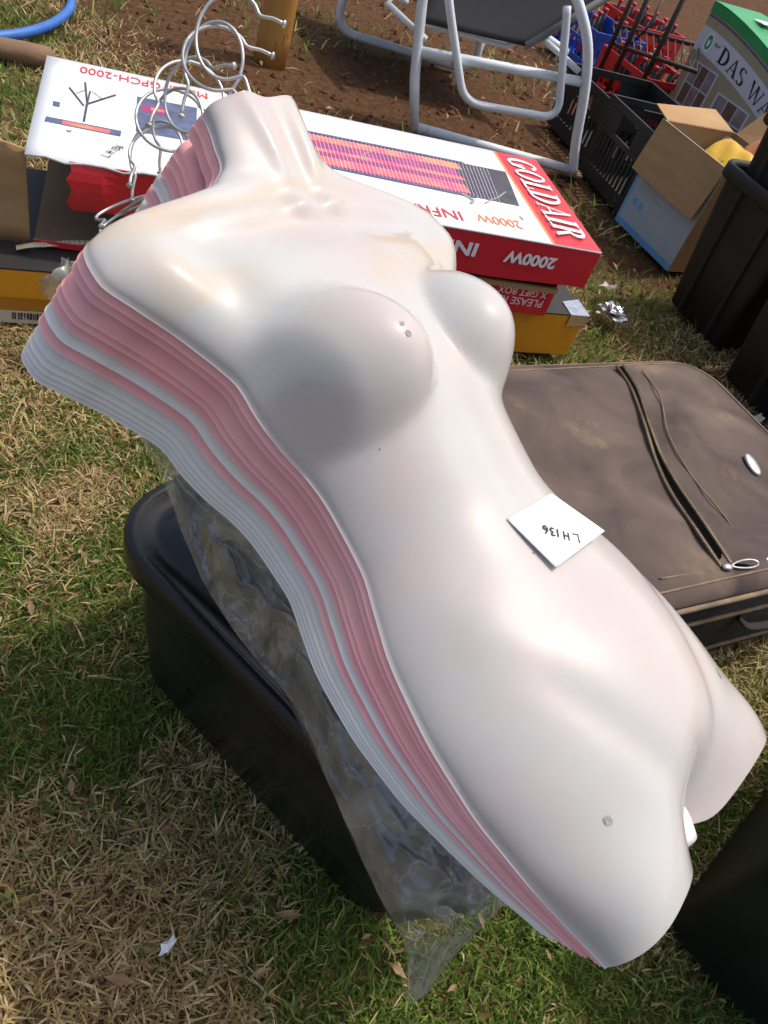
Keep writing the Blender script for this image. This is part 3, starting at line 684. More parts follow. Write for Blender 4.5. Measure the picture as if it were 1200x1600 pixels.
b.build('zip_gap_shade', M_GAP, st)  # black sheet laid on the lid, painting the dark of the gap
for P in (zl, zr_): MB().tube(P, .0030, 7).build('zip_edge', M_PIPE, st, smooth=True)
b = MB()
for P in (zl, zr_):
    for p, q in zip(P[:-1], P[1:]):
        for k in range(3):
            c = lerp(p, q, k/3); t = (q-p)/np.linalg.norm(q-p); b.obox(c+UP*.001-np.cross(UP, t)*.003, t, np.cross(UP, t), UP, .0022, .006, .0026)
tag(b.build('zip_teeth', mat('dull_brass', (.10, .08, .055), (.18, .14, .09), rough=.5, metal=.6, scale=50), st), kind='stuff')
P = smooth_pts([son(*p, .002) for p in ((1003, 580), (1030, 620), (1044, 680), (1080, 745), (1125, 800), (1160, 850), (1188, 905))], 6); MB().tube(P, .0016, 6).build('seam', M_PIPE, st, smooth=True)
P = smooth_pts([son(*p, .001) for p in ((1030, 905), (1090, 897), (1150, 900), (1200, 893))], 5); MB().tube(P, .0020, 6).build('seam', M_PIPE, st, smooth=True)
def puller(x, y, dx, dy, lab):
    a = son(x, y, .008); e = son(x+dx, y+dy, .010); d = (e-a); L_ = np.linalg.norm(d); d /= L_; w = np.cross(UP, d)
    b = MB(); b.tube([a-d*.012, a-d*.004, a+d*.006, a+d*.010], [.003, .0075, .0075, .003], 10, flat=.6)
    o = b.build('zip_slider', M_CHROME, st, smooth=True)
    n = 20; ring = [a+d*(.012+(L_-.012)*.5*(1-math.cos(k*2*math.pi/n)))+w*(.0075*math.sin(k*2*math.pi/n)*(1.15-.3*math.cos(k*2*math.pi/n))) for k in range(n)]
    MB().tube(ring, .0022, 7, closed=True).build('puller_loop', M_CHROME, o, smooth=True)
    MB().poly([p-UP*.0012 for p in ring]).build('puller_inlay', M_GAP, o)
puller(1133, 890, 46, -6, '')
puller(1196, 880, 30, 24, '')
b = MB(); c = son(1174, 728, .003); bu = son(1183, 744, .003)-son(1165, 713, .003); bl = np.linalg.norm(bu); bu /= bl; bw = np.cross(UP, bu)
for j, (f, z) in enumerate(((1, 0), (1, .003), (.82, .0045), (.3, .006))): b.v += [tuple(c+bu*bl*.55*f*math.cos(k*R(15))+bw*bl*.27*f*math.sin(k*R(15))+UP*z) for k in range(24)]
b.f = [(j*24+k, j*24+(k+1) % 24, (j+1)*24+(k+1) % 24, (j+1)*24+k) for j in range(3) for k in range(24)]+[tuple(72+k for k in range(24))]
b.build('badge', M_CHROME, st, smooth=True)
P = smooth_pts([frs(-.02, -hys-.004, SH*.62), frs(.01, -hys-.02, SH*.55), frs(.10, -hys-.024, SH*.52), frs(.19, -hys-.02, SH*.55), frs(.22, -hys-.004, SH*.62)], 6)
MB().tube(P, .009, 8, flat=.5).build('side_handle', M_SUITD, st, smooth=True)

# ================================================================ heater box and the boxes below it
M_CARDW = mat('white_printed_card', (.74, .76, .78), (.69, .71, .74), rough=.45, scale=3, c=(.5, .47, .42), cscale=6, cth=.66, cw=.15, coat=.15)
M_RED = mat('red_printed_card', (.62, .020, .030), (.56, .016, .028), rough=.42, scale=4, c=(.66, .25, .22), cscale=11, cth=.69, cw=.1, coat=.15)
M_KRAFT = mat('brown_cardboard', (.42, .26, .115), (.36, .215, .095), rough=.85, scale=5, bump=.0005, bscale=60, c=(.25, .155, .08), cscale=4, cth=.6, cw=.2, stretch=(1, 1, 6))
M_KRAFTD = mat('kraft_inside_shade', (.20, .125, .066), (.17, .10, .052), rough=.9, scale=5)  # darker copy of the brown cardboard, painting the shade inside the cartons
M_ORANGE = mat('amber_printed_card', (.68, .29, .010), (.62, .25, .010), rough=.4, scale=5, c=(.42, .14, .01), cscale=5, cth=.58, cw=.2, coat=.2)
M_CARDK = mat('black_printed_card', (.010, .009, .010), (.016, .015, .015), rough=.65, scale=8)
M_REDTXT = mat('red_print', (.62, .03, .04), rough=.5); M_WHTTXT = mat('white_print', (.76, .76, .77), rough=.5); M_ORATXT = mat('orange_print', (.75, .22, .06), rough=.5)
ZB = .35
D_, C_, A_, B_ = (at(38, 237, ZB), at(941, 395, ZB), at(75, 85, ZB), at(854, 255, ZB))
ex = (C_-D_); LX = np.linalg.norm(ex); ex /= LX; ey = np.array([-ex[1], ex[0], 0]); LY = float(np.dot(A_-D_, ey)); LY = .5*(LY+float(np.dot(B_-C_, ey)))
HB = .105; TKB = .004
hb = root('heater_carton', D_*np.array([1, 1, 0])+ex*LX/2+ey*LY/2+UP*(ZB-HB), 'long white and red GOLDAIR heater carton torn open at one end, on the middle carton', 'box')
def P3(a, b, z): return D_+ex*a+ey*b+UP*(z-ZB)
b = MB(); nx_, ny_ = 36, 8; V = []
for j in range(ny_+1):
    for i in range(nx_+1):
        a, q = LX*i/nx_, LY*j/ny_
        z = ZB
        if j == 0 and i < 6: z += -.004+.004*math.sin(i*2.2); q += .004*math.sin(i*3.1)
        V.append(P3(a, q, z))
b.add(V, [(j*(nx_+1)+i, j*(nx_+1)+i+1, (j+1)*(nx_+1)+i+1, (j+1)*(nx_+1)+i) for j in range(ny_) for i in range(nx_)])
o = b.build('top_panel', M_CARDW, hb, smooth=True); so = o.modifiers.new('t', 'SOLIDIFY'); so.thickness = TKB; so.offset = -1
# red front wall, its left end torn
xa = float(np.dot(on_plane(108, 250, D_, ey)-D_, ex))
b = MB(); top_ = []; bot = []
for i in range(41):
    a = xa+(LX-xa)*i/40; top_.append((a, ZB-.0045)); bot.append((a, ZB-HB+.004*math.sin(i*.35)))
V = [P3(a+(.006*math.sin(j*2.3) if i == 0 else 0), .002+(.010*math.sin(math.pi*j/6) if i < 3 else 0)*-1, z0+(z1-z0)*j/6) for i, ((a, z0), (_, z1)) in enumerate(zip(top_, bot)) for j in range(7)]
b.add(V, [(i*7+j, (i+1)*7+j, (i+1)*7+j+1, i*7+j+1) for i in range(40) for j in range(6)])
fw = b.build('front_panel', M_RED, hb, smooth=False); so = fw.modifiers.new('t', 'SOLIDIFY'); so.thickness = TKB; so.offset = 1
MB().obox(P3(LX-TKB, .004, ZB-HB), ex, ey, UP, TKB, LY-.008, HB-.0045).build('end_panel', M_RED, hb)
MB().obox(P3(.0, LY-TKB, ZB-HB), ex, ey, UP, LX-.005, TKB, HB-.0045).build('back_panel', M_KRAFTD, hb)
MB().obox(P3(.10, .008, ZB-HB), ex, ey, UP, LX-.106, LY-.014, .004).build('bottom_panel', M_KRAFTD, hb)
# opened end flap
b = MB(); f0, f1 = P3(-.002, .02, ZB-.004), P3(-.002, .02, ZB-.21)
for k in range(1):
    q = [f0, f1, f1+np.array([-.20, -.07, -.005]), f0+np.array([-.20, -.05, .004])]
    V = []
    for j in range(7):
        for i in range(7):
            u, v = i/6, j/6; p = lerp(lerp(q[0], q[3], u), lerp(q[1], q[2], u), v); V.append(p+ey*(.012*math.sin(3*u+2*v)))
    b.add(V, [(j*7+i, j*7+i+1, (j+1)*7+i+1, (j+1)*7+i) for j in range(6) for i in range(6)])
o = b.build('end_flap', M_KRAFT, hb, smooth=True); so = o.modifiers.new('t', 'SOLIDIFY'); so.thickness = .004
# red end band and its lettering
def top_uv(x, y):
    p = at(x, y, ZB+.001); return float(np.dot(p-D_, ex)), float(np.dot(p-D_, ey))
def tq(name, pxs, material, lift, parent=None):
    ps = []
    for (x, y) in pxs:
        a, q = top_uv(x, y); ps.append(P3(a, q, ZB+lift))
    return MB().poly(ps[::-1]).build(name, material, parent or hb)
ab = float(np.dot(at(860, 382, ZB)-D_, ex))
ab2 = top_uv(785, 242)[0]; bw_ = LX-.5*(ab+ab2)
band = MB().quad(P3(LX-bw_, .001, ZB+.0004), P3(LX-.0005, .001, ZB+.0004), P3(LX-.0005, LY-.001, ZB+.0004), P3(LX-bw_, LY-.001, ZB+.0004)).build('red_band', M_RED, hb)
MB().quad(P3(LX-bw_-.008, .001, ZB+.0004), P3(LX-bw_, .001, ZB+.0004), P3(LX-bw_, LY-.001, ZB+.0004), P3(LX-bw_-.008, LY-.001, ZB+.0004)).build('orange_stripe', M_ORATXT, hb)
serif('lettering', 'GOLDAIR', P3(LX-bw_+.020, LY-.022, ZB+.0009), -ey, ex, bw_*.66, M_WHTTXT, hb, sx=(LY-.05)/(bw_*.66)/5.5, shear=.12)
# lettering on the top, upside down to the viewer
def ttext(txt, x, y, x2, y2, hgt, material):
    a, q = top_uv(x, y); a2, q2 = top_uv(x2, y2)
    o = text_mesh('lettering', txt, P3(a, q, ZB+.0009), -ex, -ey, hgt, material, hb)
    w = max(1e-6, max(-float(np.dot(Vector(v.co)+Vector(abs_loc(hb)), Vector(ex))) for v in o.data.vertices)+float(np.dot(P3(a, q, ZB), ex)))
    k = (a-a2)/w
    P0 = P3(a, q, ZB)-np.array(abs_loc(hb))
    for v in o.data.vertices:
        d = np.array(v.co)-P0; t = float(np.dot(d, ex)); v.co = Vector(np.array(v.co)+ex*t*(k-1))
    return o
ttext('2000W', 812, 346, 742, 335, .055, M_ORATXT)
ttext('INFRARED PA', 720, 331, 512, 296, .065, M_REDTXT)
ttext('Model: GPCH-2000', 325, 146, 126, 103, .055, M_REDTXT)
# heater picture
M_HEATD = mat('printed_dark_casing', (.035, .033, .042), (.07, .065, .075), rough=.45, scale=30)
M_HOT = mat('printed_hot_rod', (.85, .05, .15), (.92, .30, .12), rough=.45, scale=16)
M_MAUVE = mat('printed_mauve', (.26, .03, .14), (.42, .05, .20), rough=.45, scale=14)
M_GRILL = mat('printed_grille', (.55, .45, .62), (.62, .55, .70), rough=.45, scale=20)
M_NAVY = mat('printed_navy', (.06, .075, .14), (.12, .14, .24), rough=.45, scale=40)
Hq = [top_uv(*p) for p in ((468, 203), (790, 268), (812, 322), (482, 254))]
def hq(u, v, lift):
    a = (Hq[0][0]*(1-u)+Hq[1][0]*u)*(1-v)+(Hq[3][0]*(1-u)+Hq[2][0]*u)*v
    q = (Hq[0][1]*(1-u)+Hq[1][1]*u)*(1-v)+(Hq[3][1]*(1-u)+Hq[2][1]*u)*v
    return P3(a, q, ZB+lift)
hp_ = MB().poly([hq(*k, .0004) for k in ((0, 1), (1, 1), (1, 0), (0, 0))]).build('heater_picture', M_HEATD, hb)
MB().poly([hq(*k, .0007) for k in ((0, .96), (.74, .96), (.72, .04), (0, .04))]).build('picture_glow', M_MAUVE, hp_)
for v0, v1 in ((.06, .24), (.46, .56), (.70, .92)):
    MB().poly([hq(*k, .0010) for k in ((0, v1), (.76, v1), (.74, v0), (0, v0))]).build('picture_rod', M_HOT, hp_)
b = MB()
for k in range(50):
    u = .005+k*.0182
    if u > .9: break
    b.poly([hq(u, 1, .0013), hq(u+.0026, 1, .0013), hq(u+.0026, 0, .0013), hq(u, 0, .0013)])
o = b.build('picture_grille', M_GRILL if True else None, hp_)
b = MB()
for v0 in (-.03, .98): b.poly([hq(0, v0+.05, .0016), hq(.78, v0+.05, .0016), hq(.78, v0, .0016), hq(0, v0, .0016)])
b.build('picture_edge', M_NAVY, hp_)
# pictures at the torn end
tq('small_picture', ((83, 157), (94, 159), (93, 167), (82, 165)), M_NAVY, .0004)
o = tq('bar_picture', ((72, 181), (190, 204), (188, 213), (69, 189)), M_NAVY, .0004)
tq('bar_glow', ((98, 188), (172, 203), (171, 208), (97, 193)), M_HOT, .0007, o)
o = tq('corner_picture', ((214, 150), (308, 168), (306, 222), (212, 205)), M_NAVY, .0004)
tq('picture_panel', ((222, 162), (256, 168), (256, 180), (222, 174)), M_MAUVE, .0007, o)
tq('picture_lamp', ((236, 168), (262, 173), (262, 177), (236, 172)), M_HOT, .0010, o)
for k, ((x0, y0), (x1, y1), w) in enumerate((((108, 136), (131, 165), 3.2), ((133, 128), (136, 160), 3.4), ((134, 163), (181, 148), 3.0), ((141, 142), (136, 163), 3.0), ((136, 162), (131, 190), 3.8), ((119, 146), (133, 141), .8), ((144, 143), (160, 155), .8))):
    d = np.array([y1-y0, -(x1-x0)], float); d *= w/2/np.linalg.norm(d)
    tq('tripod_picture', ((x0+d[0], y0+d[1]), (x1+d[0], y1+d[1]), (x1-d[0], y1-d[1]), (x0-d[0], y0-d[1])), M_HEATD, .0004+.0002*k)
a0 = P3(*top_uv(170, 246), ZB+.0009); a1 = P3(*top_uv(192, 232), ZB+.0009); dx = (a1-a0)/np.linalg.norm(a1-a0)
strokes('handwriting', LH136, a0, dx, np.cross(UP, dx), np.linalg.norm(a1-a0)/3.6, .0026, M_INK, hb)
for k, ln in enumerate((((104, 203), (108, 206), (112, 204)), ((722, 302), (732, 308), (740, 313), (736, 318)), ((758, 318), (768, 312), (778, 309), (790, 300)), ((812, 338), (818, 344)), ((560, 248), (572, 240), (590, 234)))):
    P = [P3(*top_uv(*q), ZB+.0018) for q in ln]; b = MB()
    for p, q in zip(P[:-1], P[1:]):
        t = (q-p)/np.linalg.norm(q-p); w = np.cross(UP, t)*(.0022 if k != 1 else .0045); b.quad(p-w, q-w, q+w, p+w)
    b.build('scuff', M_SCUFF, hb)
# lettering on the red front
def front_a(x, y): return float(np.dot(on_plane(x, y, D_, ey)-D_, ex))
for txt, x0, x1, y, hgt in (('2000W', 871, 786, 404, .040), ('INF', 750, 690, 381, .046)):
    a, a2 = front_a(x0, y), front_a(x1, y); pp = on_plane(x0, y, D_, ey)
    o = text_mesh('lettering', txt, P3(a, -.0028, pp[2]), -ex, -UP, hgt, M_WHTTXT, hb, lift=.0006, bold=.0015)
    P0 = P3(a, -.0028, pp[2])-np.array(abs_loc(hb)); w = max(-float(np.dot(np.array(v.co)-P0, ex)) for v in o.data.vertices)
    for v in o.data.vertices: v.co = v.co+Vector(ex*float(np.dot(np.array(v.co)-P0, ex))*((a-a2)/w-1))
# middle carton
ZM = ZB-HB-.006; HM = .10; M0, M1 = .005, LX-.055
mb_ = root('middle_carton', P3(LX/2, LY/2, ZM-HM), 'flattened red carton with small white print squeezed between heater carton and amber carton', 'box')
MB().obox(P3(M0, .03, ZM-HM), ex, ey, UP, M1-M0, LY-.05, .005).build('bottom_panel', M_KRAFTD, mb_)
MB().obox(P3(M0, LY-.022, ZM-HM+.005), ex, ey, UP, M1-M0, .004, HM-.006).build('back_panel', M_KRAFTD, mb_)
MB().obox(P3(.55, .026, ZM-HM), ex, ey, UP, M1-.55, .004, HM*.66).build('front_panel', M_RED, mb_)
MB().obox(P3(.55, .020, ZM-.030), ex, ey, UP, M1-.55, .010, .014).build('torn_edge', M_KRAFT, mb_)
MB().obox(P3(M1-.004, .031, ZM-HM+.005), ex, ey, UP, .004, LY-.054, HM-.006).build('end_panel', M_RED, mb_)
MB().obox(P3(M0, .024, ZM-HM+.002), ex, ey, UP, .22, .004, .012).build('torn_lip', M_RED, mb_)
for txt, x0, y, hgt in (('PLEASE RE', 868, 473, .030), ('X GIFT BOX', 872, 460, .026)):
    pp = on_plane(x0, y, P3(0, .026, 0), ey); a = float(np.dot(pp-D_, ex))
    text_mesh('lettering', txt, P3(min(a, M1-.02), .026, pp[2]), -ex, -UP, hgt, M_WHTTXT, mb_, lift=.0006)
# amber carton
pL = at(20, 506, 0); pR = at(884, 556, 0); eo = (pR-pL); eo /= np.linalg.norm(eo); ow = np.array([-eo[1], eo[0], 0]); OL = np.linalg.norm(pR-pL)+.30; oo = pR-eo*OL
HO = .132
ob = root('amber_carton', oo+eo*OL/2+ow*.2, 'amber carton with black top and barcode strip, lowest of the three cartons on grass', 'box')
MB().obox(oo+UP*.002, eo, ow, UP, OL, .44, HO-.002, bev=.004).build('carton_body', M_ORANGE, ob)
MB().obox(oo+UP*(HO+.0005)-ow*.001, eo, ow, UP, OL+.001, .442, .004, bev=.001).build('top_panel', M_CARDK, ob)
def orf(a, z, lift): return oo+eo*a-ow*(.001+lift)+UP*z
M_LABEL = mat('cream_label', (.52, .47, .38), (.45, .40, .32), rough=.6, scale=9)
MB().quad(orf(.02, .004, .0006), orf(.46, .004, .0006), orf(.46, .036, .0006), orf(.02, .036, .0006)).build('label_strip', M_LABEL, ob)
M_TAPE = mat('brown_packing_tape', (.44, .17, .015), (.38, .14, .012), rough=.25, scale=10, coat=.4)
MB().quad(orf(.0, .038, .0008), orf(.62, .038, .0008), orf(.62, .066, .0008), orf(.0, .066, .0008)).build('tape', M_TAPE, ob)
b = MB(); x = .30
while x < .44:
    w = random.choice((.002, .003, .0045)); b.quad(orf(x, .014, .0012), orf(x+w, .014, .0012), orf(x+w, .031, .0012), orf(x, .031, .0012)); x += w+random.choice((.0015, .0025, .004))
b.build('barcode', M_INK, ob)
M_FOIL = mat('silver_foil', (.72, .72, .72), (.60, .61, .62), rough=.22, metal=1, scale=20, bump=.003, bscale=40)
b = MB(); e0 = oo+eo*(OL-.055)-ow*.004
b.add([e0+UP*(HO+.006), e0+eo*.062+UP*(HO+.006), e0+eo*.064+ow*.08+UP*(HO+.007), e0+ow*.06+UP*(HO+.008), e0+UP*(HO-.03)-ow*.001, e0+eo*.062+UP*(HO-.025)-ow*.001, e0+eo*.063+ow*.08+UP*(HO-.03)], [(0, 1, 2, 3), (4, 5, 1, 0), (5, 6, 2, 1)])
b.build('foil_corner', M_FOIL, ob)
# strip of cream tape lying on the amber carton
M_MASK = mat('cream_masking_tape', (.60, .53, .34), (.52, .45, .28), rough=.7, scale=20)
P = smooth_pts([at(25, 388, HO+.012), at(48, 384, HO+.022), at(75, 383, HO+.014), at(110, 380, HO+.016), at(160, 380, HO+.012)], 6); b = MB()
for p, q in zip(P[:-1], P[1:]): b.quad(p-ow*.007, q-ow*.006, q+ow*.006+UP*.003, p+ow*.007+UP*.004)
o = b.build('tape_strip', M_MASK, smooth=True); tag(o, 'torn cream masking tape strip lying on the amber carton', 'tape')
so = o.modifiers.new('t', 'SOLIDIFY'); so.thickness = .0006
# scrap of clear film tucked behind the shoulders
b = MB(); c0 = at(108, 455, .16); rr = np.random.default_rng(5); V = []
for j in range(10):
    for i in range(16):
        th_, phi = i/16*2*math.pi, j/9*math.pi; q = .040*(1+.35*math.sin(3*th_+2*phi)+.25*math.sin(7*th_-3*phi))
        V.append(c0+np.array([q*math.sin(phi)*math.cos(th_), q*math.sin(phi)*math.sin(th_)*.7, q*1.2*math.cos(phi)]))
b.add(V, [(j*16+i, j*16+(i+1) % 16, (j+1)*16+(i+1) % 16, (j+1)*16+i) for j in range(9) for i in range(16)])
o = b.build('film_scrap', M_FILM, smooth=True); tag(o, 'crumpled scrap of clear film against the amber carton front', 'plastic scrap')

# ================================================================ sun lounger behind
M_ALU = mat('pale_painted_tube', (.66, .70, .73), (.74, .77, .78), rough=.4, scale=10, c=(.42, .34, .24), cscale=6, cth=.64, cw=.12)
M_SLING = mat('dark_mesh_sling', (.016, .016, .018), (.028, .028, .030), rough=.85, scale=30, bump=.0006, bscale=900)
M_RACK = mat('beige_notched_plastic', (.36, .31, .25), (.42, .36, .29), rough=.7, scale=20)
F0 = at(645, 206, 0); F1 = at(893, 274, 0); fx = F1-F0; FL = np.linalg.norm(fx); fx /= FL; fy = np.array([-fx[1], fx[0], 0])
ch = root('sun_lounger', F0+fx*FL/2+fy*.5, 'pale tube sun lounger with dark mesh sling standing on red soil behind the heater carton', 'sun lounger')
def cp(x, y, off): return on_plane(x, y, F0+fy*off, fy)
def cw(a, b, z): return F0+fx*(a-.32*b)+fy*b+UP*z
LEGS = []
lg = arc_pts([cp(672, -60, 0), cp(660, 0, 0), cp(648, 120, 0), F0+UP*.016, ], .02, 3)
MB().tube(lg, .031, 12, flat=.6).build('leg', M_ALU, ch, smooth=True)
lg = smooth_pts([cp(885, -40, 0), cp(905, 10, 0), cp(918, 70, 0), cp(914, 140, 0), cp(900, 220, 0), F1+UP*.014], 6)
MB().tube(lg, .026, 12, flat=.75).build('leg', M_ALU, ch, smooth=True)
MB().tube([F0+UP*.020+fx*.012, F0+UP*.020+fx*(FL-.02)], .019, 10).build('floor_bar', M_ALU, ch, smooth=True)
z_bar = cp(660, 82, 0)[2]
MB().tube([cp(655, 80, 0), cp(908, 128, 0)], .018, 10).build('cross_bar', M_ALU, ch, smooth=True)
# hinged support loop for the backrest
MB().tube(arc_pts([cp(696, -60, -.03), cp(702, 10, -.03), cp(724, 160, -.03), cp(872, 186, -.03), cp(885, 30, -.03), cp(886, 10, -.03)], .075, 8), .0155, 10).build('backrest_prop', M_ALU, ch, smooth=True)
for x0, y0, x1, y1 in ((708, 55, 716, 140), (876, 88, 868, 168)):
    b = MB(); a, e = cp(x0, y0, .0), cp(x1, y1, .0); d = (e-a)/np.linalg.norm(e-a); L_ = np.linalg.norm(e-a)
    n = 6
    for k in range(n): b.obox(a+d*(L_*k/n)-fx*.012*(1 if k % 1 == 0 else 0), d*.8+fx*-.5, fx, fy, L_/n*.9, .012, .012)
    b.build('notched_rack', M_RACK, ch)
# far side frame and legs
sh_ = cp(655, 10, 0)[2]
far = 1.0
for a in (.0, FL): 
    MB().tube(arc_pts([cw(a, .35, .35), cw(a, far*.5, .345), cw(a, far, .35), cw(a, far+.35, .36)], .05), .017, 10).build('side_rail', M_ALU, ch, smooth=True)
MB().tube(arc_pts([cw(.02, far, .34), cw(.0, far-.02, .02), cw(FL, far-.02, .02), cw(FL-.02, far, .34)], .10, 8), .020, 10).build('foot_leg_loop', M_ALU, ch, smooth=True)
MB().tube([cp(640, -30, .12), cp(605, 5, .10), cp(665, 62, .0)], .013, 8).build('brace', M_ALU, ch, smooth=True)
MB().tube(arc_pts([cp(668, 40, .10), cp(795, 72, .10), cp(812, 62, .10), cp(830, 40, .10)], .03), .011, 8).build('hinge_bar', M_ALU, ch, smooth=True)
MB().tube([cp(850, 62, .05), cp(905, 112, .0)], .012, 8).build('brace', M_ALU, ch, smooth=True)
# sling: seat and raised back seen from below
b = MB(); q = [cp(650, -30, -.02), cp(822, 72, .03), cp(960, -12, .10), cp(900, -120, .10), cp(640, -140, .05)]
V = []; nn_ = 10
A0, A1_, A2_, A3 = cp(655, 34, .02), cp(822, 72, .02), cp(955, -8, .16), cp(700, -110, .20)
for j in range(nn_+1):
    for i in range(nn_+1):
        u, v = i/nn_, j/nn_; p = lerp(lerp(A0, A1_, u), lerp(A3, A2_, u), v); V.append(p-UP*.012*math.sin(math.pi*u)*math.sin(math.pi*v))
b.add(V, [(j*(nn_+1)+i, j*(nn_+1)+i+1, (j+1)*(nn_+1)+i+1, (j+1)*(nn_+1)+i) for j in range(nn_) for i in range(nn_)])
o = b.build('sling_back', M_SLING, ch, smooth=True); so = o.modifiers.new('t', 'SOLIDIFY'); so.thickness = .004
MB().tube([A1_, A2_, A2_+(A2_-A1_)*.4], .015, 10).build('back_rail', mat('grey_tube', (.16, .16, .155), (.22, .21, .20), rough=.5), ch, smooth=True)
b = MB(); V = []
for j in range(nn_+1):
    for i in range(nn_+1):
        u, v = i/nn_, j/nn_; V.append(cw(FL*(.03+.94*u), far*.45+(far*.55+.3)*v, .352-.02*math.sin(math.pi*u)))
b.add(V, [(j*(nn_+1)+i, j*(nn_+1)+i+1, (j+1)*(nn_+1)+i+1, (j+1)*(nn_+1)+i) for j in range(nn_) for i in range(nn_)])
o = b.build('sling_seat', M_SLING, ch, smooth=True); so = o.modifiers.new('t', 'SOLIDIFY'); so.thickness = .004
M_WOOD = mat('grey_brown_wood', (.16, .10, .06), (.26, .17, .10), rough=.85, scale=6, stretch=(8, 1, 1), bump=.001, bscale=40)
o = MB().obox(F1+np.array([-.035, -.035, .0]), fx, fy, UP, .085, .07, .014, bev=.003).build('wood_block', M_WOOD); tag(o, 'small flat wood offcut under the sun lounger leg', 'wood block')

# ================================================================ post, log, hose
M_POST = mat('varnished_pole', (.40, .17, .03), (.52, .27, .07), rough=.5, scale=7, stretch=(1, 1, .25), c=(.04, .02, .01), cscale=16, cth=.60, cw=.05, bump=.002, bscale=25)
pb = at(421, 95, 0); b = MB(); V = []
b.tube([pb+np.array([.02*k*.3, .0, h]) for k, h in enumerate((-.02, .1, .3, .55, .8, 1.0))], [.068, .066, .064, .064, .062, .06], 20)
o = b.build('wooden_post', M_POST, smooth=True); tag(o, 'round orange brown wooden post standing in red soil beyond the hooks', 'post')
M_LOG = mat('weathered_log', (.17, .10, .055), (.26, .165, .095), rough=.9, scale=9, stretch=(1, 1, 1), bump=.003, bscale=30)
l0, l1 = at(82, 92, .03), at(-60, 64, .03); dl = (l1-l0); b = MB()
b.tube([l0+dl*t for t in (0, .02, .3, .6, 1, 1.8)], [.018, .033, .036, .034, .037, .036], 14)
o = b.build('log', M_LOG, smooth=True); tag(o, 'thin weathered log lying on the grass behind the torn carton end', 'log')
M_HOSE = mat('blue_hose', (.03, .12, .42), (.04, .16, .50), rough=.4, scale=20)
hz = [at(x, y, .018) for x, y in ((-160, 75), (-60, 62), (0, 57), (45, 50), (80, 38), (105, 20), (112, 0), (105, -25), (60, -50), (0, -70))]
o = MB().tube(smooth_pts(hz, 8), .017, 10).build('garden_hose', M_HOSE, smooth=True); tag(o, 'blue garden hose curving over the grass beside the log', 'hose')

# ================================================================ slatted black crates
def crate(o, ax, ay, dx, dy, h, label, material, name='slatted_crate', group=None, nsl=11, cat='crate', handle=True):
    o = np.asarray(o, float); t = root(name, o+ax*dx/2+ay*dy/2, label, cat, group); w = .010
    MB().obox(o+UP*.002, ax, ay, UP, dx, dy, .010).build('floor_panel', material, t)
    for (p, a, c, L_) in ((o, ax, ay, dx), (o+ay*(dy-w), ax, ay, dx), (o, ay, ax, dy), (o+ax*(dx-w), ay, ax, dy)):
        side = (a is ay); p = np.asarray(p); q0 = w if side else 0; Ls = L_-2*q0
        MB().obox(p+a*q0+UP*(h-.030), a, c, UP, Ls, w, .030, bev=.002).build('top_rail', material, t)
        MB().obox(p+a*q0+UP*.013, a, c, UP, Ls, w, .045).build('bottom_rail', material, t)
        zz = h*.60
        for k in range(2):
            aa = q0+.002+k*(Ls-.044); MB().obox(p+a*aa+UP*.0585, a, c, UP, .040, w-.001, h-.089).build('corner_post', material, t)
        s0, s1 = q0+.0425, L_-q0-.0425
        MB().obox(p+a*s0+UP*zz, a, c, UP, s1-s0, w-.002, .020).build('middle_rail', material, t)
        if handle:   # panel with hand hole between two uprights
            for aa, ll in ((s0, (s1-s0)*.30), (s1-(s1-s0)*.30, (s1-s0)*.30)):
                MB().obox(p+a*aa+UP*(zz+.021), a, c, UP, ll, w-.003, h-.0305-zz-.021).build('handle_panel', material, t)
        for k in range(nsl):
            aa = s0+(s1-s0)*(k+.5)/nsl; MB().obox(p+a*(aa-.006)+c*.001+UP*.0585, a, c, UP, .012, w-.004, zz-.059).build('slat', material, t)
    return t
g0 = at(903, 264, 0); g1 = at(967, 338, 0); ga = (g1-g0); gl = np.linalg.norm(ga); ga /= gl; gb = np.array([-ga[1], ga[0], 0])
crate(g0, ga, gb, gl, .52, .315, 'black slatted plastic crate standing between lounger leg and kraft carton', M_BLACKM)
crate(g0+gb*.06-ga*.50, ga, gb, .46, .46, .27, 'black slatted plastic crate half hidden behind the curved lounger leg', M_BLACKM)

# ================================================================ kraft carton with flap and its contents
M_BLUEW = mat('pale_blue_print', (.36, .42, .45), (.41, .46, .48), rough=.55, scale=5, c=(.38, .42, .43), cscale=8, cth=.6, cw=.2)
M_BLUE = mat('sky_blue_print', (.10, .33, .55), (.13, .38, .60), rough=.55)
M_GREYP = mat('grey_print', (.28, .33, .36), rough=.6)
k0 = at(960, 343, 0); k1 = at(1036, 419, 0); ka = k1-k0; ka /= np.linalg.norm(ka); kb = np.array([-ka[1], ka[0], 0]); KL, KD, KH, w = .37, .36, .385, .005
kt = root('open_carton', k0+ka*KL/2+kb*KD/2, 'open kraft carton with a drooping tan flap over its pale blue printed side', 'box')
MB().obox(k0+UP*.002, ka, kb, UP, KL, w, KH).build('printed_side', M_BLUEW, kt)
MB().obox(k0+kb*(KD-w)+UP*.002, ka, kb, UP, KL, w, KH).build('back_side', M_KRAFT, kt)
MB().obox(k0+kb*w+UP*.002, ka, kb, UP, w, KD-2*w, KH).build('end_side', M_KRAFT, kt)
MB().obox(k0+kb*w+ka*(KL-w)+UP*.002, ka, kb, UP, w, KD-2*w, KH).build('end_side', M_KRAFT, kt)
MB().obox(k0+kb*w+ka*w+UP*.004, ka, kb, UP, KL-2*w, KD-2*w, .006).build('bottom_panel', M_KRAFTD, kt)
def kf(a, z, l=.0006): return k0+ka*a-kb*l+UP*z
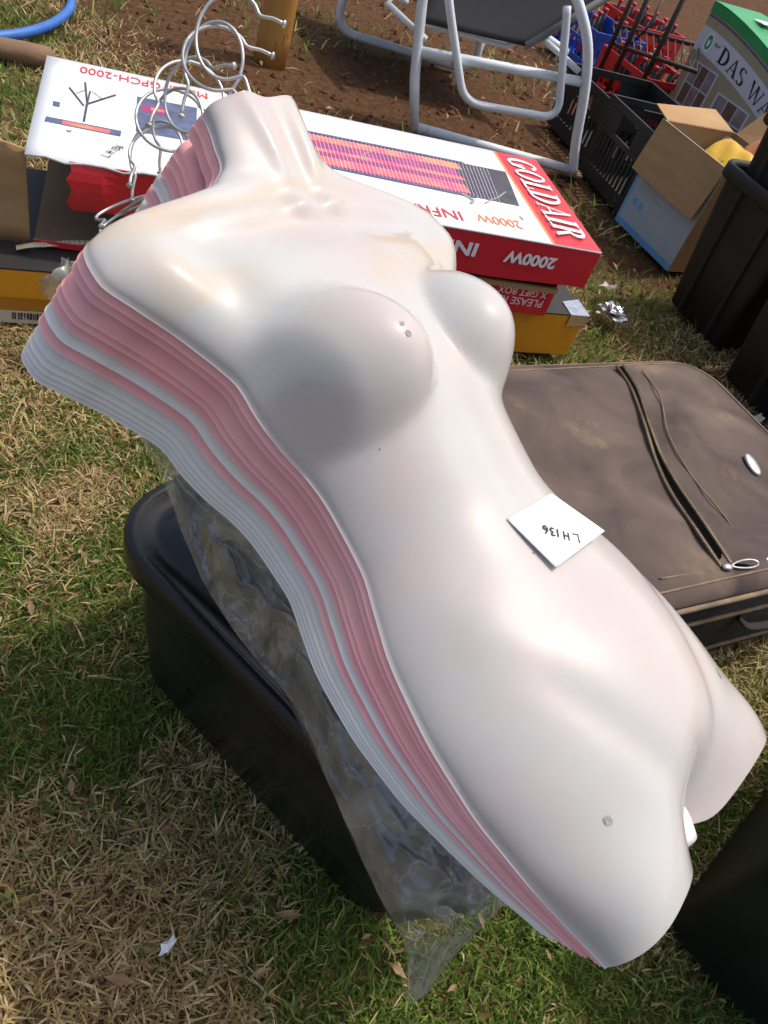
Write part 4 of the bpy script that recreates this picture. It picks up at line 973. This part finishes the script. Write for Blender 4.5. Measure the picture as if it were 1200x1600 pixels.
MB().quad(kf(.0, .003), kf(KL, .003), kf(KL, .026), kf(0, .026)).build('blue_border', M_BLUE, kt)
MB().quad(kf(.0, .026), kf(.012, .026), kf(.012, KH-.003), kf(0, KH-.003)).build('blue_border', M_BLUE, kt)
for a in (.055, .095): MB().poly([kf(a+.013*math.cos(k*R(20)), .105+.015*math.sin(k*R(20)), .0009) for k in range(18)]).build('print_icon', M_BLUE, kt)
b = MB()
for j, (a0_, a1_) in enumerate(((.05, .15), (.05, .14), (.05, .15), (.05, .19), (.21, .25), (.21, .245))): b.quad(kf(a0_, .19-.012*(j % 4), .0008), kf(a1_, .19-.012*(j % 4), .0008), kf(a1_, .194-.012*(j % 4), .0008), kf(a0_, .194-.012*(j % 4), .0008))
b.build('print_lines', M_GREYP, kt)
b = MB(); V = []
for j in range(8):
    for i in range(8):
        u, v = i/7, j/7
        p = k0+ka*(-.006+(KL+.012)*u)+UP*(KH+.004-.185*v)-kb*(.004+.030*v+.003*math.sin(3*u)*v); V.append(p)
b.add(V, [(j*8+i, j*8+i+1, (j+1)*8+i+1, (j+1)*8+i) for j in range(7) for i in range(7)])
o = b.build('drooping_flap', M_KRAFT, kt); so = o.modifiers.new('t', 'SOLIDIFY'); so.thickness = .004
b = MB(); e0 = k0+UP*(KH+.003)
b.add([e0+kb*.01, e0+kb*(KD-.01), e0+kb*(KD-.03)-ka*.12+UP*.03, e0+kb*.03-ka*.11+UP*.015], [(0, 1, 2, 3)])
o = b.build('end_flap', M_KRAFT, kt); so = o.modifiers.new('t', 'SOLIDIFY'); so.thickness = .004
b = MB(); e0 = k0+kb*KD+UP*(KH+.003)
b.add([e0+ka*.01, e0+ka*(KL-.01), e0+ka*(KL-.02)+kb*.10+UP*.12, e0+ka*.03+kb*.09+UP*.13], [(0, 1, 2, 3)])
o = b.build('back_flap', M_KRAFT, kt); so = o.modifiers.new('t', 'SOLIDIFY'); so.thickness = .004
M_YEL = mat('yellow_packet', (.66, .42, .02), (.6, .30, .02), rough=.45, scale=18, c=(.12, .05, .02), cscale=30, cth=.6, cw=.05)
M_TERRA = mat('terracotta_packet', (.36, .12, .05), (.42, .17, .07), rough=.6, scale=14)
def pillow(name, c, a, bdir, hx, hy, hz_, material, label, cat, group=None):
    V = []; F = []; n = 12
    for j in range(n+1):
        for i in range(n+1):
            u, v = i/n*2-1, j/n*2-1; h = hz_*max(0, (1-u**4)*(1-v**4))**.5
            V.append(c+a*hx*u+bdir*hy*v+np.cross(a, bdir)*(h+.004*math.sin(7*u+5*v)))
    m0 = len(V)
    for j in range(n+1):
        for i in range(n+1):
            u, v = i/n*2-1, j/n*2-1; h = hz_*max(0, (1-u**4)*(1-v**4))**.5
            V.append(c+a*hx*u+bdir*hy*v-np.cross(a, bdir)*h)
    for j in range(n):
        for i in range(n):
            k = j*(n+1)+i; F += [(k, k+1, k+n+2, k+n+1), (m0+k+n+1, m0+k+n+2, m0+k+1, m0+k)]
    o = MB().add(V, F).build(name, material, smooth=True); return tag(o, label, cat, group)
kc = k0+ka*KL*.5+kb*KD*.5
pillow('yellow_packet', kc+ka*.02-kb*.02+UP*.35, ka, kb*.8+UP*.6, .10, .08, .03, M_YEL, 'yellow patterned packet in the open kraft carton', 'packet')
pillow('terracotta_pouch', kc+ka*.05+kb*.09+UP*.37, ka, kb*.7+UP*.7, .08, .09, .035, M_TERRA, 'terracotta coloured pouch in the open kraft carton', 'pouch')
pillow('tan_packet', kc-ka*.10+kb*.06+UP*.30, ka, kb*.6+UP*.8, .06, .10, .012, M_KRAFT, 'flat tan card packet upright in the open kraft carton', 'packet')

# ================================================================ tall black bins
def bin_(c, ang, hx, hy, h, label, ribs=2): return tote(c, ang, hx, hy, h, label, r=.05, lid=False, taper=.05, name='black_bin', cat='bin', group=None, material=M_BLACKM, ribs=ribs)
ba = math.atan2(ka[1], ka[0])
bk = at(1020, 457, 0)
bin_(bk+ka*.185+kb*.27, ba, .185, .285, .47, 'tall open black bin standing beside the kraft carton')
bin_(bk+ka*.17+kb*.245+UP*.17, ba, .150, .245, .47, 'black bin nested inside the bin beside the kraft carton, standing proud of it')
bk2 = at(1087, 563, 0)
bin_(bk2+ka*.33+kb*.30, ba, .30, .30, .49, 'tall open black bin standing on the grass by the suitcase corner')

# ================================================================ printed display carton, red bottle crates, rack
M_TANP = mat('tan_printed_card', (.34, .28, .17), (.40, .33, .21), rough=.6, scale=14, stretch=(1, 1, .3))
M_GREEN = mat('green_plastic', (.01, .26, .07), (.015, .31, .09), rough=.4, scale=8)
M_LILAC = mat('lilac_white_print', (.62, .60, .64), (.58, .56, .60), rough=.55, scale=6)
M_BRICKP = mat('printed_brick_brown', (.13, .065, .045), (.19, .10, .07), rough=.6, scale=20)
M_PANEP = mat('printed_window_grey', (.30, .28, .30), (.22, .15, .14), rough=.6, scale=16)
da = ka; db = kb; d0 = np.array([.600, 4.66, 0]); DL, DH = .80, .60
dt = root('display_carton', d0+da*DL/2+db*.15, 'tall printed display carton reading DAS WA with green curved top behind the crates', 'box')
def arch(a): return .600-.075*(max(0, a)/.5)**1.6
AA0, DN = -.05, 16
def arch_prism(name, z0f, z1f, q0, q1, material):
    b = MB(); V = []
    for i in range(DN+1):
        a = AA0+(DL-AA0)*i/DN
        for q, zf in ((q0, z0f), (q0, z1f), (q1, z1f), (q1, z0f)): V.append(d0+da*a+db*q+UP*zf(a))
    F = [(i*4+k, (i+1)*4+k, (i+1)*4+(k+1) % 4, i*4+(k+1) % 4) for i in range(DN) for k in range(4)]+[(0, 1, 2, 3), tuple(DN*4+k for k in (3, 2, 1, 0))]
    return b.add(V, F).build(name, material, dt)
arch_prism('carton_body', lambda a: .002, lambda a: arch(a)-.047, 0, .30, M_TANP)
arch_prism('curved_top', lambda a: arch(a)-.045, lambda a: arch(a), -.006, .306, M_GREEN)
def df(a, z, l=.0008): return d0+da*a-db*l+UP*z
def dband(name, z0, z1, m_, l):
    b = MB()
    for i in range(DN):
        x0, x1 = AA0+(DL-AA0)*i/DN, AA0+(DL-AA0)*(i+1)/DN; f = lambda x: arch(x)-.600
        b.quad(df(x0, z0+f(x0), l), df(x1, z0+f(x1), l), df(x1, z1+f(x1), l), df(x0, z1+f(x0), l))
    return b.build(name, m_, dt)
dband('navy_line', .536, .545, M_NAVY, .0008)
dband('name_band', .390, .497, M_LILAC, .0008)
for r1_, r2_, m_, l_ in ((.032, .042, M_WHTTXT, .0012), (.022, .032, M_GREEN, .0016)):
    MB().poly([df(.035+r1_*math.cos(k*R(15)), .444+r2_*math.sin(k*R(15)), l_) for k in range(24)]).build('emblem', m_, dt)
MB().poly([df(.035+x*.018, .444+y*.024, .0020) for x, y in ((-.7, .7), (-.2, .2), (0, .6), (.2, .2), (.7, .7), (.4, -.5), (0, -.9), (-.4, -.5))]).build('emblem_mark', M_WHTTXT, dt)
strokes('small_print', [[(0, .3), (.3, .6), (.5, .1), (.8, .5), (1.1, .2), (1.4, .5)]], df(.078, .440, .001), da, UP, .030, .004, M_INK, dt)
for wd, a0_ in (('DAS', .140), ('WA', .412)):
    serif('lettering', wd, df(a0_, .408, .001), da, UP, .068, M_INK, dt, sx=1.42, fn=lambda u, v: (u, v+arch(a0_+u)-.600))
for a0_, a1_ in ((.0, .20), (.25, .50), (.55, .74)):
    zt = arch(a1_)-.600+.375
    MB().quad(df(a0_, .06, .0008), df(a1_, .06, .0008), df(a1_, zt, .0008), df(a0_, zt, .0008)).build('window_print', M_LILAC, dt)
    for i in range(3):
        for j in range(3):
            hh = (zt-.07)/3; p0, p1 = a0_+.012+(a1_-a0_-.018)*i/3, a0_+.006+(a1_-a0_-.018)*(i+1)/3; z0, z1 = .068+hh*j, .062+hh*(j+1)
            MB().quad(df(p0, z0, .0012), df(p1, z0, .0012), df(p1, z1, .0012), df(p0, z1, .0012)).build('pane_print', M_BRICKP if (i+j) % 2 else M_PANEP, dt)
p = d0+da*.13+db*.10+UP*(arch(.10)+.003)
o = MB().obox(p, da, db, UP, .075, .09, .0015).build('paper_slip', M_PAPER); tag(o, 'white paper slip on the green curved carton top', 'paper')

M_REDP = mat('red_crate_plastic', (.55, .012, .016), (.62, .02, .02), rough=.4, scale=10)
M_BLUEP = mat('blue_crate_plastic', (.015, .07, .38), (.02, .09, .46), rough=.4, scale=10)
M_BOTTLE = mat('dark_cola_glass', (.020, .012, .012), (.03, .02, .02), rough=.15, scale=10, spec=.6)
M_CAPR = mat('red_bottle_label', (.58, .02, .03), (.50, .02, .03), rough=.4, scale=20)
def bottle(p, label, material=M_BOTTLE, s=1.0, group='bottles in the red crates'):
    t = root('bottle', p, label, 'bottle', group)
    prof = [(.030, 0), (.033, .01), (.033, .11), (.030, .14), (.016, .19), (.0125, .235)]
    MB().tube([p+UP*z*s for r_, z in prof], [r_*s for r_, z in prof], 12).build('glass', material, t, smooth=True)
    MB().tube([p+UP*z*s for z in (.055, .058, .105, .108)], [.0335*s, .0345*s, .0345*s, .0335*s], 12, cap=False).build('label_band', M_CAPR, t, smooth=True)
    MB().tube([p+UP*z*s for z in (.233, .236, .250, .252)], [.013*s, .0155*s, .0155*s, .012*s], 12).build('cap', M_CAPR, t, smooth=True)
r0 = at(935, 150, .0)*1.0; r0 = np.array([.02, 5.05, 0])
crs = [(np.array([.16, 4.95, 0]), M_REDP, 'red plastic crate of cola bottles just behind the black crate'), (np.array([-.16, 5.55, 0]), M_BLUEP, 'blue plastic bottle crate behind the red crates'),
       (np.array([.10, 6.2, 0]), M_REDP, 'red plastic bottle crate set down farthest from the cartons')]
for n_, (o_, m_, lab) in enumerate(crs):
    crate(o_, ka, kb, .46, .36, .22, lab, m_, name='bottle_crate', nsl=7, cat='crate')
    for i in range(4):
        for j in range(3):
            if n_ == 1 and (i+j) % 2: continue
            bottle(o_+ka*(.065+.11*i)+kb*(.065+.115*j)+UP*.014, ['dark cola bottle with red label standing in the crate behind the black crate', 'dark cola bottle with red label standing in the blue crate', 'dark cola bottle with red label in the farthest red crate'][n_], group=['cola bottles in the near red crate', 'cola bottles in the blue crate', 'cola bottles in the farthest crate'][n_])
p = crs[0][0]+ka*.30-kb*.002+UP*.10
o = MB().obox(p-kb*.002, ka, UP, -kb, .075, .07, .001).build('paper_note', M_PAPER); tag(o, 'white paper note stuck on the red crate side', 'paper')
M_RUST = mat('brown_metal', (.035, .022, .016), (.06, .038, .026), rough=.55, scale=30, metal=.3)
rp0 = np.array([.33, 4.72, 0])
rt = root('folding_rack', rp0, 'brown metal folding rack with wire shelf standing among the red crates', 'rack')
def rk(x, y, off=0.0): return on_plane(x, y, rp0+kb*off, kb)
for (x0, y0, x1, y1) in ((930, 125, 992, -12), (946, 147, 1017, -14), (998, 140, 1074, -14)):
    a_, e_ = rk(x0, y0), rk(x1, y1); d_ = (e_-a_)/np.linalg.norm(e_-a_); a_ = a_-d_*(a_[2]/max(.2, d_[2]))*.98
    MB().tube([a_, e_+d_*.15], .013, 8).build('upright', M_RUST, rt, smooth=True)
RA = [rk(958, 38, .20), rk(1092, 72, .20)]; RB = [rk(962, 70, .0), rk(1088, 112, .0)]
for P in (RA, RB): MB().tube(P, .010, 8).build('shelf_edge', M_RUST, rt, smooth=True)
for k in range(13):
    t = k/12; MB().tube([lerp(RA[0], RA[1], t), lerp(RB[0], RB[1], t)], .0045, 6).build('shelf_wire', M_RUST, rt, smooth=True)
MB().tube([rk(985, 70, .1), rk(1015, 40, .15), rk(1040, -10, .2)], .007, 6).build('stay', M_RUST, rt, smooth=True)

# ================================================================ litter
def crumple(name, c, r, material, label, cat, flat=.5, seed=1, n=14):
    g = np.random.default_rng(seed); V = []; F = []
    for j in range(n+1):
        for i in range(n):
            th_, phi = i/n*2*math.pi, j/n*math.pi; q = r*(1+.35*g.normal()*math.sin(phi))
            V.append(np.asarray(c)+np.array([q*math.sin(phi)*math.cos(th_), q*math.sin(phi)*math.sin(th_)*.8, flat*q*math.cos(phi)]))
    F = [(j*n+i, j*n+(i+1) % n, (j+1)*n+(i+1) % n, (j+1)*n+i) for j in range(n) for i in range(n)]
    return tag(MB().add(V, F).build(name, material), label, cat)
crumple('foil_ball', at(956, 486, .03), .040, M_FOIL, 'crumpled silver foil lying on the grass beside the carton stack', 'foil', .5, 3)
def leaf(name, x, y, s, ang, label, m_, cat):
    c = at(x, y, .03); u = np.array([math.cos(ang), math.sin(ang), .1]); w = np.array([-math.sin(ang), math.cos(ang), .15]); V = []; n = 12
    V = [c+UP*.004]+[c+u*s*math.cos(k*2*math.pi/n)*(1+.25*math.sin(k*2.3))+w*s*.55*math.sin(k*2*math.pi/n)*(1+.3*math.cos(k*1.7))+UP*.006*math.sin(k*1.9) for k in range(n)]
    o = MB().add(V, [(0, 1+k, 1+(k+1) % n) for k in range(n)]).build(name, m_); so = o.modifiers.new('t', 'SOLIDIFY'); so.thickness = .0012
    return tag(o, label, cat)
M_SHELL_ = mat('cream_paper', (.66, .62, .52), (.58, .53, .42), rough=.8, scale=30)
leaf('paper_scrap', 951, 447, .026, .2, 'cream paper scrap on the grass just beyond the foil', M_SHELL_, 'paper')
leaf('paper_bit', 262, 1477, .011, 1.2, 'tiny white paper bit on shaded grass in front of the black tote', M_PAPER, 'paper')
leaf('paper_shred', 1182, 655, .030, .9, 'pale paper shred on the grass at the suitcase corner', M_SHELL_, 'paper')

# ================================================================ grass
RECTS = [(c1, A1, .26, .18), (K+d1*.21+d2*.27, A2, .25, .19), (sc, AS, hxs-.03, hys-.03), (oo+eo*OL/2+ow*.22, math.atan2(eo[1], eo[0]), OL/2-.02, .20)]
def blocked(x, y):
    m_ = np.zeros(len(x), bool)
    for c, a, hx, hy in RECTS:
        dx_, dy_ = x-c[0], y-c[1]; u = dx_*math.cos(a)+dy_*math.sin(a); v = -dx_*math.sin(a)+dy_*math.cos(a)
        m_ |= (np.abs(u) < hx) & (np.abs(v) < hy)
    return m_
def wob(x, y, s, seed):
    g = np.random.default_rng(seed); r_ = 0
    for k in range(7):
        a = g.uniform(0, 6.28); f = s*g.uniform(.6, 2.2); r_ = r_+np.sin(f*(x*math.cos(a)+y*math.sin(a))+g.uniform(0, 6.28))
    return r_/7*1.6
def soil_mask(x, y):      # bare red soil beyond the cartons
    return sstep(2.35, 3.1, y+.35*wob(x, y, 3.0, 21)-.25*np.clip(-x-1.0, 0, 1)*3)*sstep(1.6, .9, x)
def blades(n, region, lmin, lmax, wid, dryb, name, label, seed, flat):
    g = np.random.default_rng(seed); x0, x1, y0, y1 = region
    x = g.uniform(x0, x1, n); y = g.uniform(y0, y1, n)
    # small tufts
    tx = g.integers(0, max(1, n//14), n); r1 = np.random.default_rng(seed+1).uniform(x0, x1, n//14+1); r2 = np.random.default_rng(seed+2).uniform(y0, y1, n//14+1)
    tuft = g.random(n) < .55; x = np.where(tuft, r1[tx]+g.normal(0, .014, n), x); y = np.where(tuft, r2[tx]+g.normal(0, .014, n), y)
    keep = ~blocked(x, y) & (g.random(n) > soil_mask(x, y)*(.78+.20*(wob(x, y, 4, 77) < .35)))
    d_ = wob(x, y, 5.0, 5)+.55*wob(x, y, 16, 6)
    patch = 1.5*d_+dryb(x, y)                         # >0 dry, <0 green
    dry = (patch+g.normal(0, .55, n)) > 0
    keep &= g.random(n) > .25*np.clip(patch, 0, 1)
    x, y, dry, patch = x[keep], y[keep], dry[keep], patch[keep]; n = len(x)
    L_ = (lmin+(lmax-lmin)*g.random(n)**1.3)*(1+1.3*g.random(n)**6); W_ = wid*g.uniform(.4, 1.5, n)
    az = g.uniform(0, 6.283, n); lean = np.where(dry, g.uniform(.75, 1.5, n), g.uniform(.25, 1.25, n))*flat; lean = np.minimum(lean, 1.52)
    bend = g.uniform(.1, .7, n); z0 = ground_h(x, y)-.012-.006+np.where(dry, g.uniform(.002, .012, n), 0)
    tw = g.normal(0, .5, n)
    wx, wy = -np.sin(az+tw)*W_/2, np.cos(az+tw)*W_/2
    l1 = lean-bend*.4; l2 = np.minimum(lean+bend*.5, 1.75)
    mx = x+np.cos(az)*np.sin(l1)*L_*.5; my = y+np.sin(az)*np.sin(l1)*L_*.5; mz = z0+np.cos(l1)*L_*.5
    ex_ = mx+np.cos(az)*np.sin(l2)*L_*.5; ey_ = my+np.sin(az)*np.sin(l2)*L_*.5; ez = np.maximum(mz+np.cos(l2)*L_*.5, z0+.002)
    V = np.empty((n, 5, 3)); V[:, 0] = np.stack([x-wx, y-wy, z0], 1); V[:, 1] = np.stack([x+wx, y+wy, z0], 1)
    V[:, 2] = np.stack([mx-wx*.85, my-wy*.85, mz], 1); V[:, 3] = np.stack([mx+wx*.85, my+wy*.85, mz], 1); V[:, 4] = np.stack([ex_, ey_, ez], 1)
    # blade colours (own colour of each blade)
    greens = np.array([[.060, .125, .018], [.110, .195, .028], [.17, .26, .045], [.27, .32, .08]]); drys = np.array([[.38, .25, .12], [.52, .37, .19], [.66, .52, .30], [.27, .165, .08], [.46, .39, .14]])
    colr = np.where(dry[:, None], drys[g.integers(0, 5, n)], greens[g.integers(0, 4, n)])*g.uniform(.8, 1.2, (n, 1))
    me = bpy.data.meshes.new(name); me.vertices.add(n*5); me.vertices.foreach_set('co', V.ravel())
    idx = np.arange(n)[:, None]*5; loops = np.concatenate([idx+np.array([0, 1, 3, 2]), idx+np.array([2, 3, 4])], 1).ravel()
    me.loops.add(n*7); me.loops.foreach_set('vertex_index', loops.astype(np.int32))
    st_ = (np.arange(n)[:, None]*7+np.array([0, 4])).ravel(); me.polygons.add(n*2); me.polygons.foreach_set('loop_start', st_.astype(np.int32))
    me.polygons.foreach_set('use_smooth', np.ones(n*2, bool))
    at_ = me.color_attributes.new('blade', 'FLOAT_COLOR', 'POINT'); cc = np.ones((n, 5, 4), np.float32); cc[:, :, :3] = colr[:, None, :]; at_.data.foreach_set('color', cc.ravel())
    me.update(calc_edges=True); me.materials.append(GRASS)
    o = bpy.data.objects.new(name, me); COL.objects.link(o); return tag(o, label, 'grass', kind='stuff')
GRASS = bpy.data.materials.new('grass_blade'); GRASS.use_nodes = True; nt = GRASS.node_tree; N = nt.nodes; L = nt.links
p = N['Principled BSDF']; ca = N.new('ShaderNodeVertexColor'); ca.layer_name = 'blade'; L.new(ca.outputs[0], p.inputs['Base Color']); p.inputs['Roughness'].default_value = .55; p.inputs['Specular IOR Level'].default_value = .3
tl = N.new('ShaderNodeBsdfTranslucent'); L.new(ca.outputs[0], tl.inputs[0]); ms = N.new('ShaderNodeMixShader'); ms.inputs[0].default_value = .35
L.new(p.outputs[0], ms.inputs[1]); L.new(tl.outputs[0], ms.inputs[2]); L.new(ms.outputs[0], N['Material Output'].inputs[0])
def dry_near(x, y): return -.50+1.15*sstep(.25, -.25, x)*sstep(.75, .1, y)-1.1*sstep(-.35, .05, x)*sstep(.8, .5, y)+.35*sstep(-.6, -.9, x)-.2*np.exp(-((x+.55)**2+(y-.8)**2)/.06)
def dry_far(x, y): return -.05+.2*wob(x, y, 2, 9)
blades(240000, (-1.25, 1.0, -.15, 1.35), .010, .028, .0027, dry_near, 'lawn_grass', 'short dry and green lawn grass around the totes', 31, 1.0)
blades(100000, (-2.4, 1.5, 1.25, 3.2), .016, .038, .0040, dry_far, 'lawn_grass_beyond', 'patchy yellow green lawn around the cartons and suitcase', 41, 1.0)
blades(70000, (-4.5, 3.0, 3.0, 7.5), .03, .08, .006, dry_far, 'sparse_grass', 'sparse grass tufts on the red soil', 51, .9)

# ================================================================ stones, clods and dead leaf bits on the soil
def debris(n, region, smin, smax, material, name, label, seed, leafy=False):
    g = np.random.default_rng(seed); x0, x1, y0, y1 = region; b = MB()
    for _ in range(n):
        x, y = g.uniform(x0, x1), g.uniform(y0, y1)
        if blocked(np.array([x]), np.array([y]))[0]: continue
        r_ = smin+(smax-smin)*g.random()**4; z = float(ground_h(x, y))-.014; c = np.array([x, y, z])
        if leafy:
            a = g.uniform(0, 6.28); u = np.array([math.cos(a), math.sin(a), g.uniform(-.2, .4)]); w = np.array([-math.sin(a), math.cos(a), g.uniform(-.3, .3)]); c = c+UP*.018
            b.add([c-u*r_, c+w*r_*.35+UP*r_*.2, c+u*r_, c-w*r_*.35+UP*r_*.15], [(0, 1, 2), (0, 2, 3)])
        else:
            P = [c+np.array([g.uniform(-.5, .5), g.uniform(-.5, .5), 0])*r_*.3]
            ring = [c+np.array([math.cos(k*1.257)*g.uniform(.7, 1.2), math.sin(k*1.257)*g.uniform(.7, 1.2), g.uniform(.0, .3)])*r_ for k in range(5)]
            b.add(ring+[c+np.array([g.uniform(-.3, .3)*r_, g.uniform(-.3, .3)*r_, r_*g.uniform(.6, 1.0)+.004])], [(k, (k+1) % 5, 5) for k in range(5)])
    return tag(b.build(name, material), label, 'debris', kind='stuff')
M_CLOD = mat('red_clod', (.06, .026, .013), (.17, .08, .04), rough=.95, scale=40, spec=.1)
M_DEAD = mat('dead_leaf', (.20, .12, .06), (.36, .25, .14), rough=.8, scale=30)
debris(3000, (-2.6, 1.3, 2.5, 6.5), .003, .022, M_CLOD, 'soil_clods', 'red soil clods and stones around the lounger', 61)
debris(500, (-2.6, 1.3, 2.2, 6.0), .008, .030, M_DEAD, 'leaf_litter', 'dead leaf bits scattered on the red soil', 62, True)
debris(160, (-1.2, .9, -.1, 1.3), .008, .022, M_DEAD, 'lawn_litter', 'dead leaf bits scattered on the lawn', 63, True)
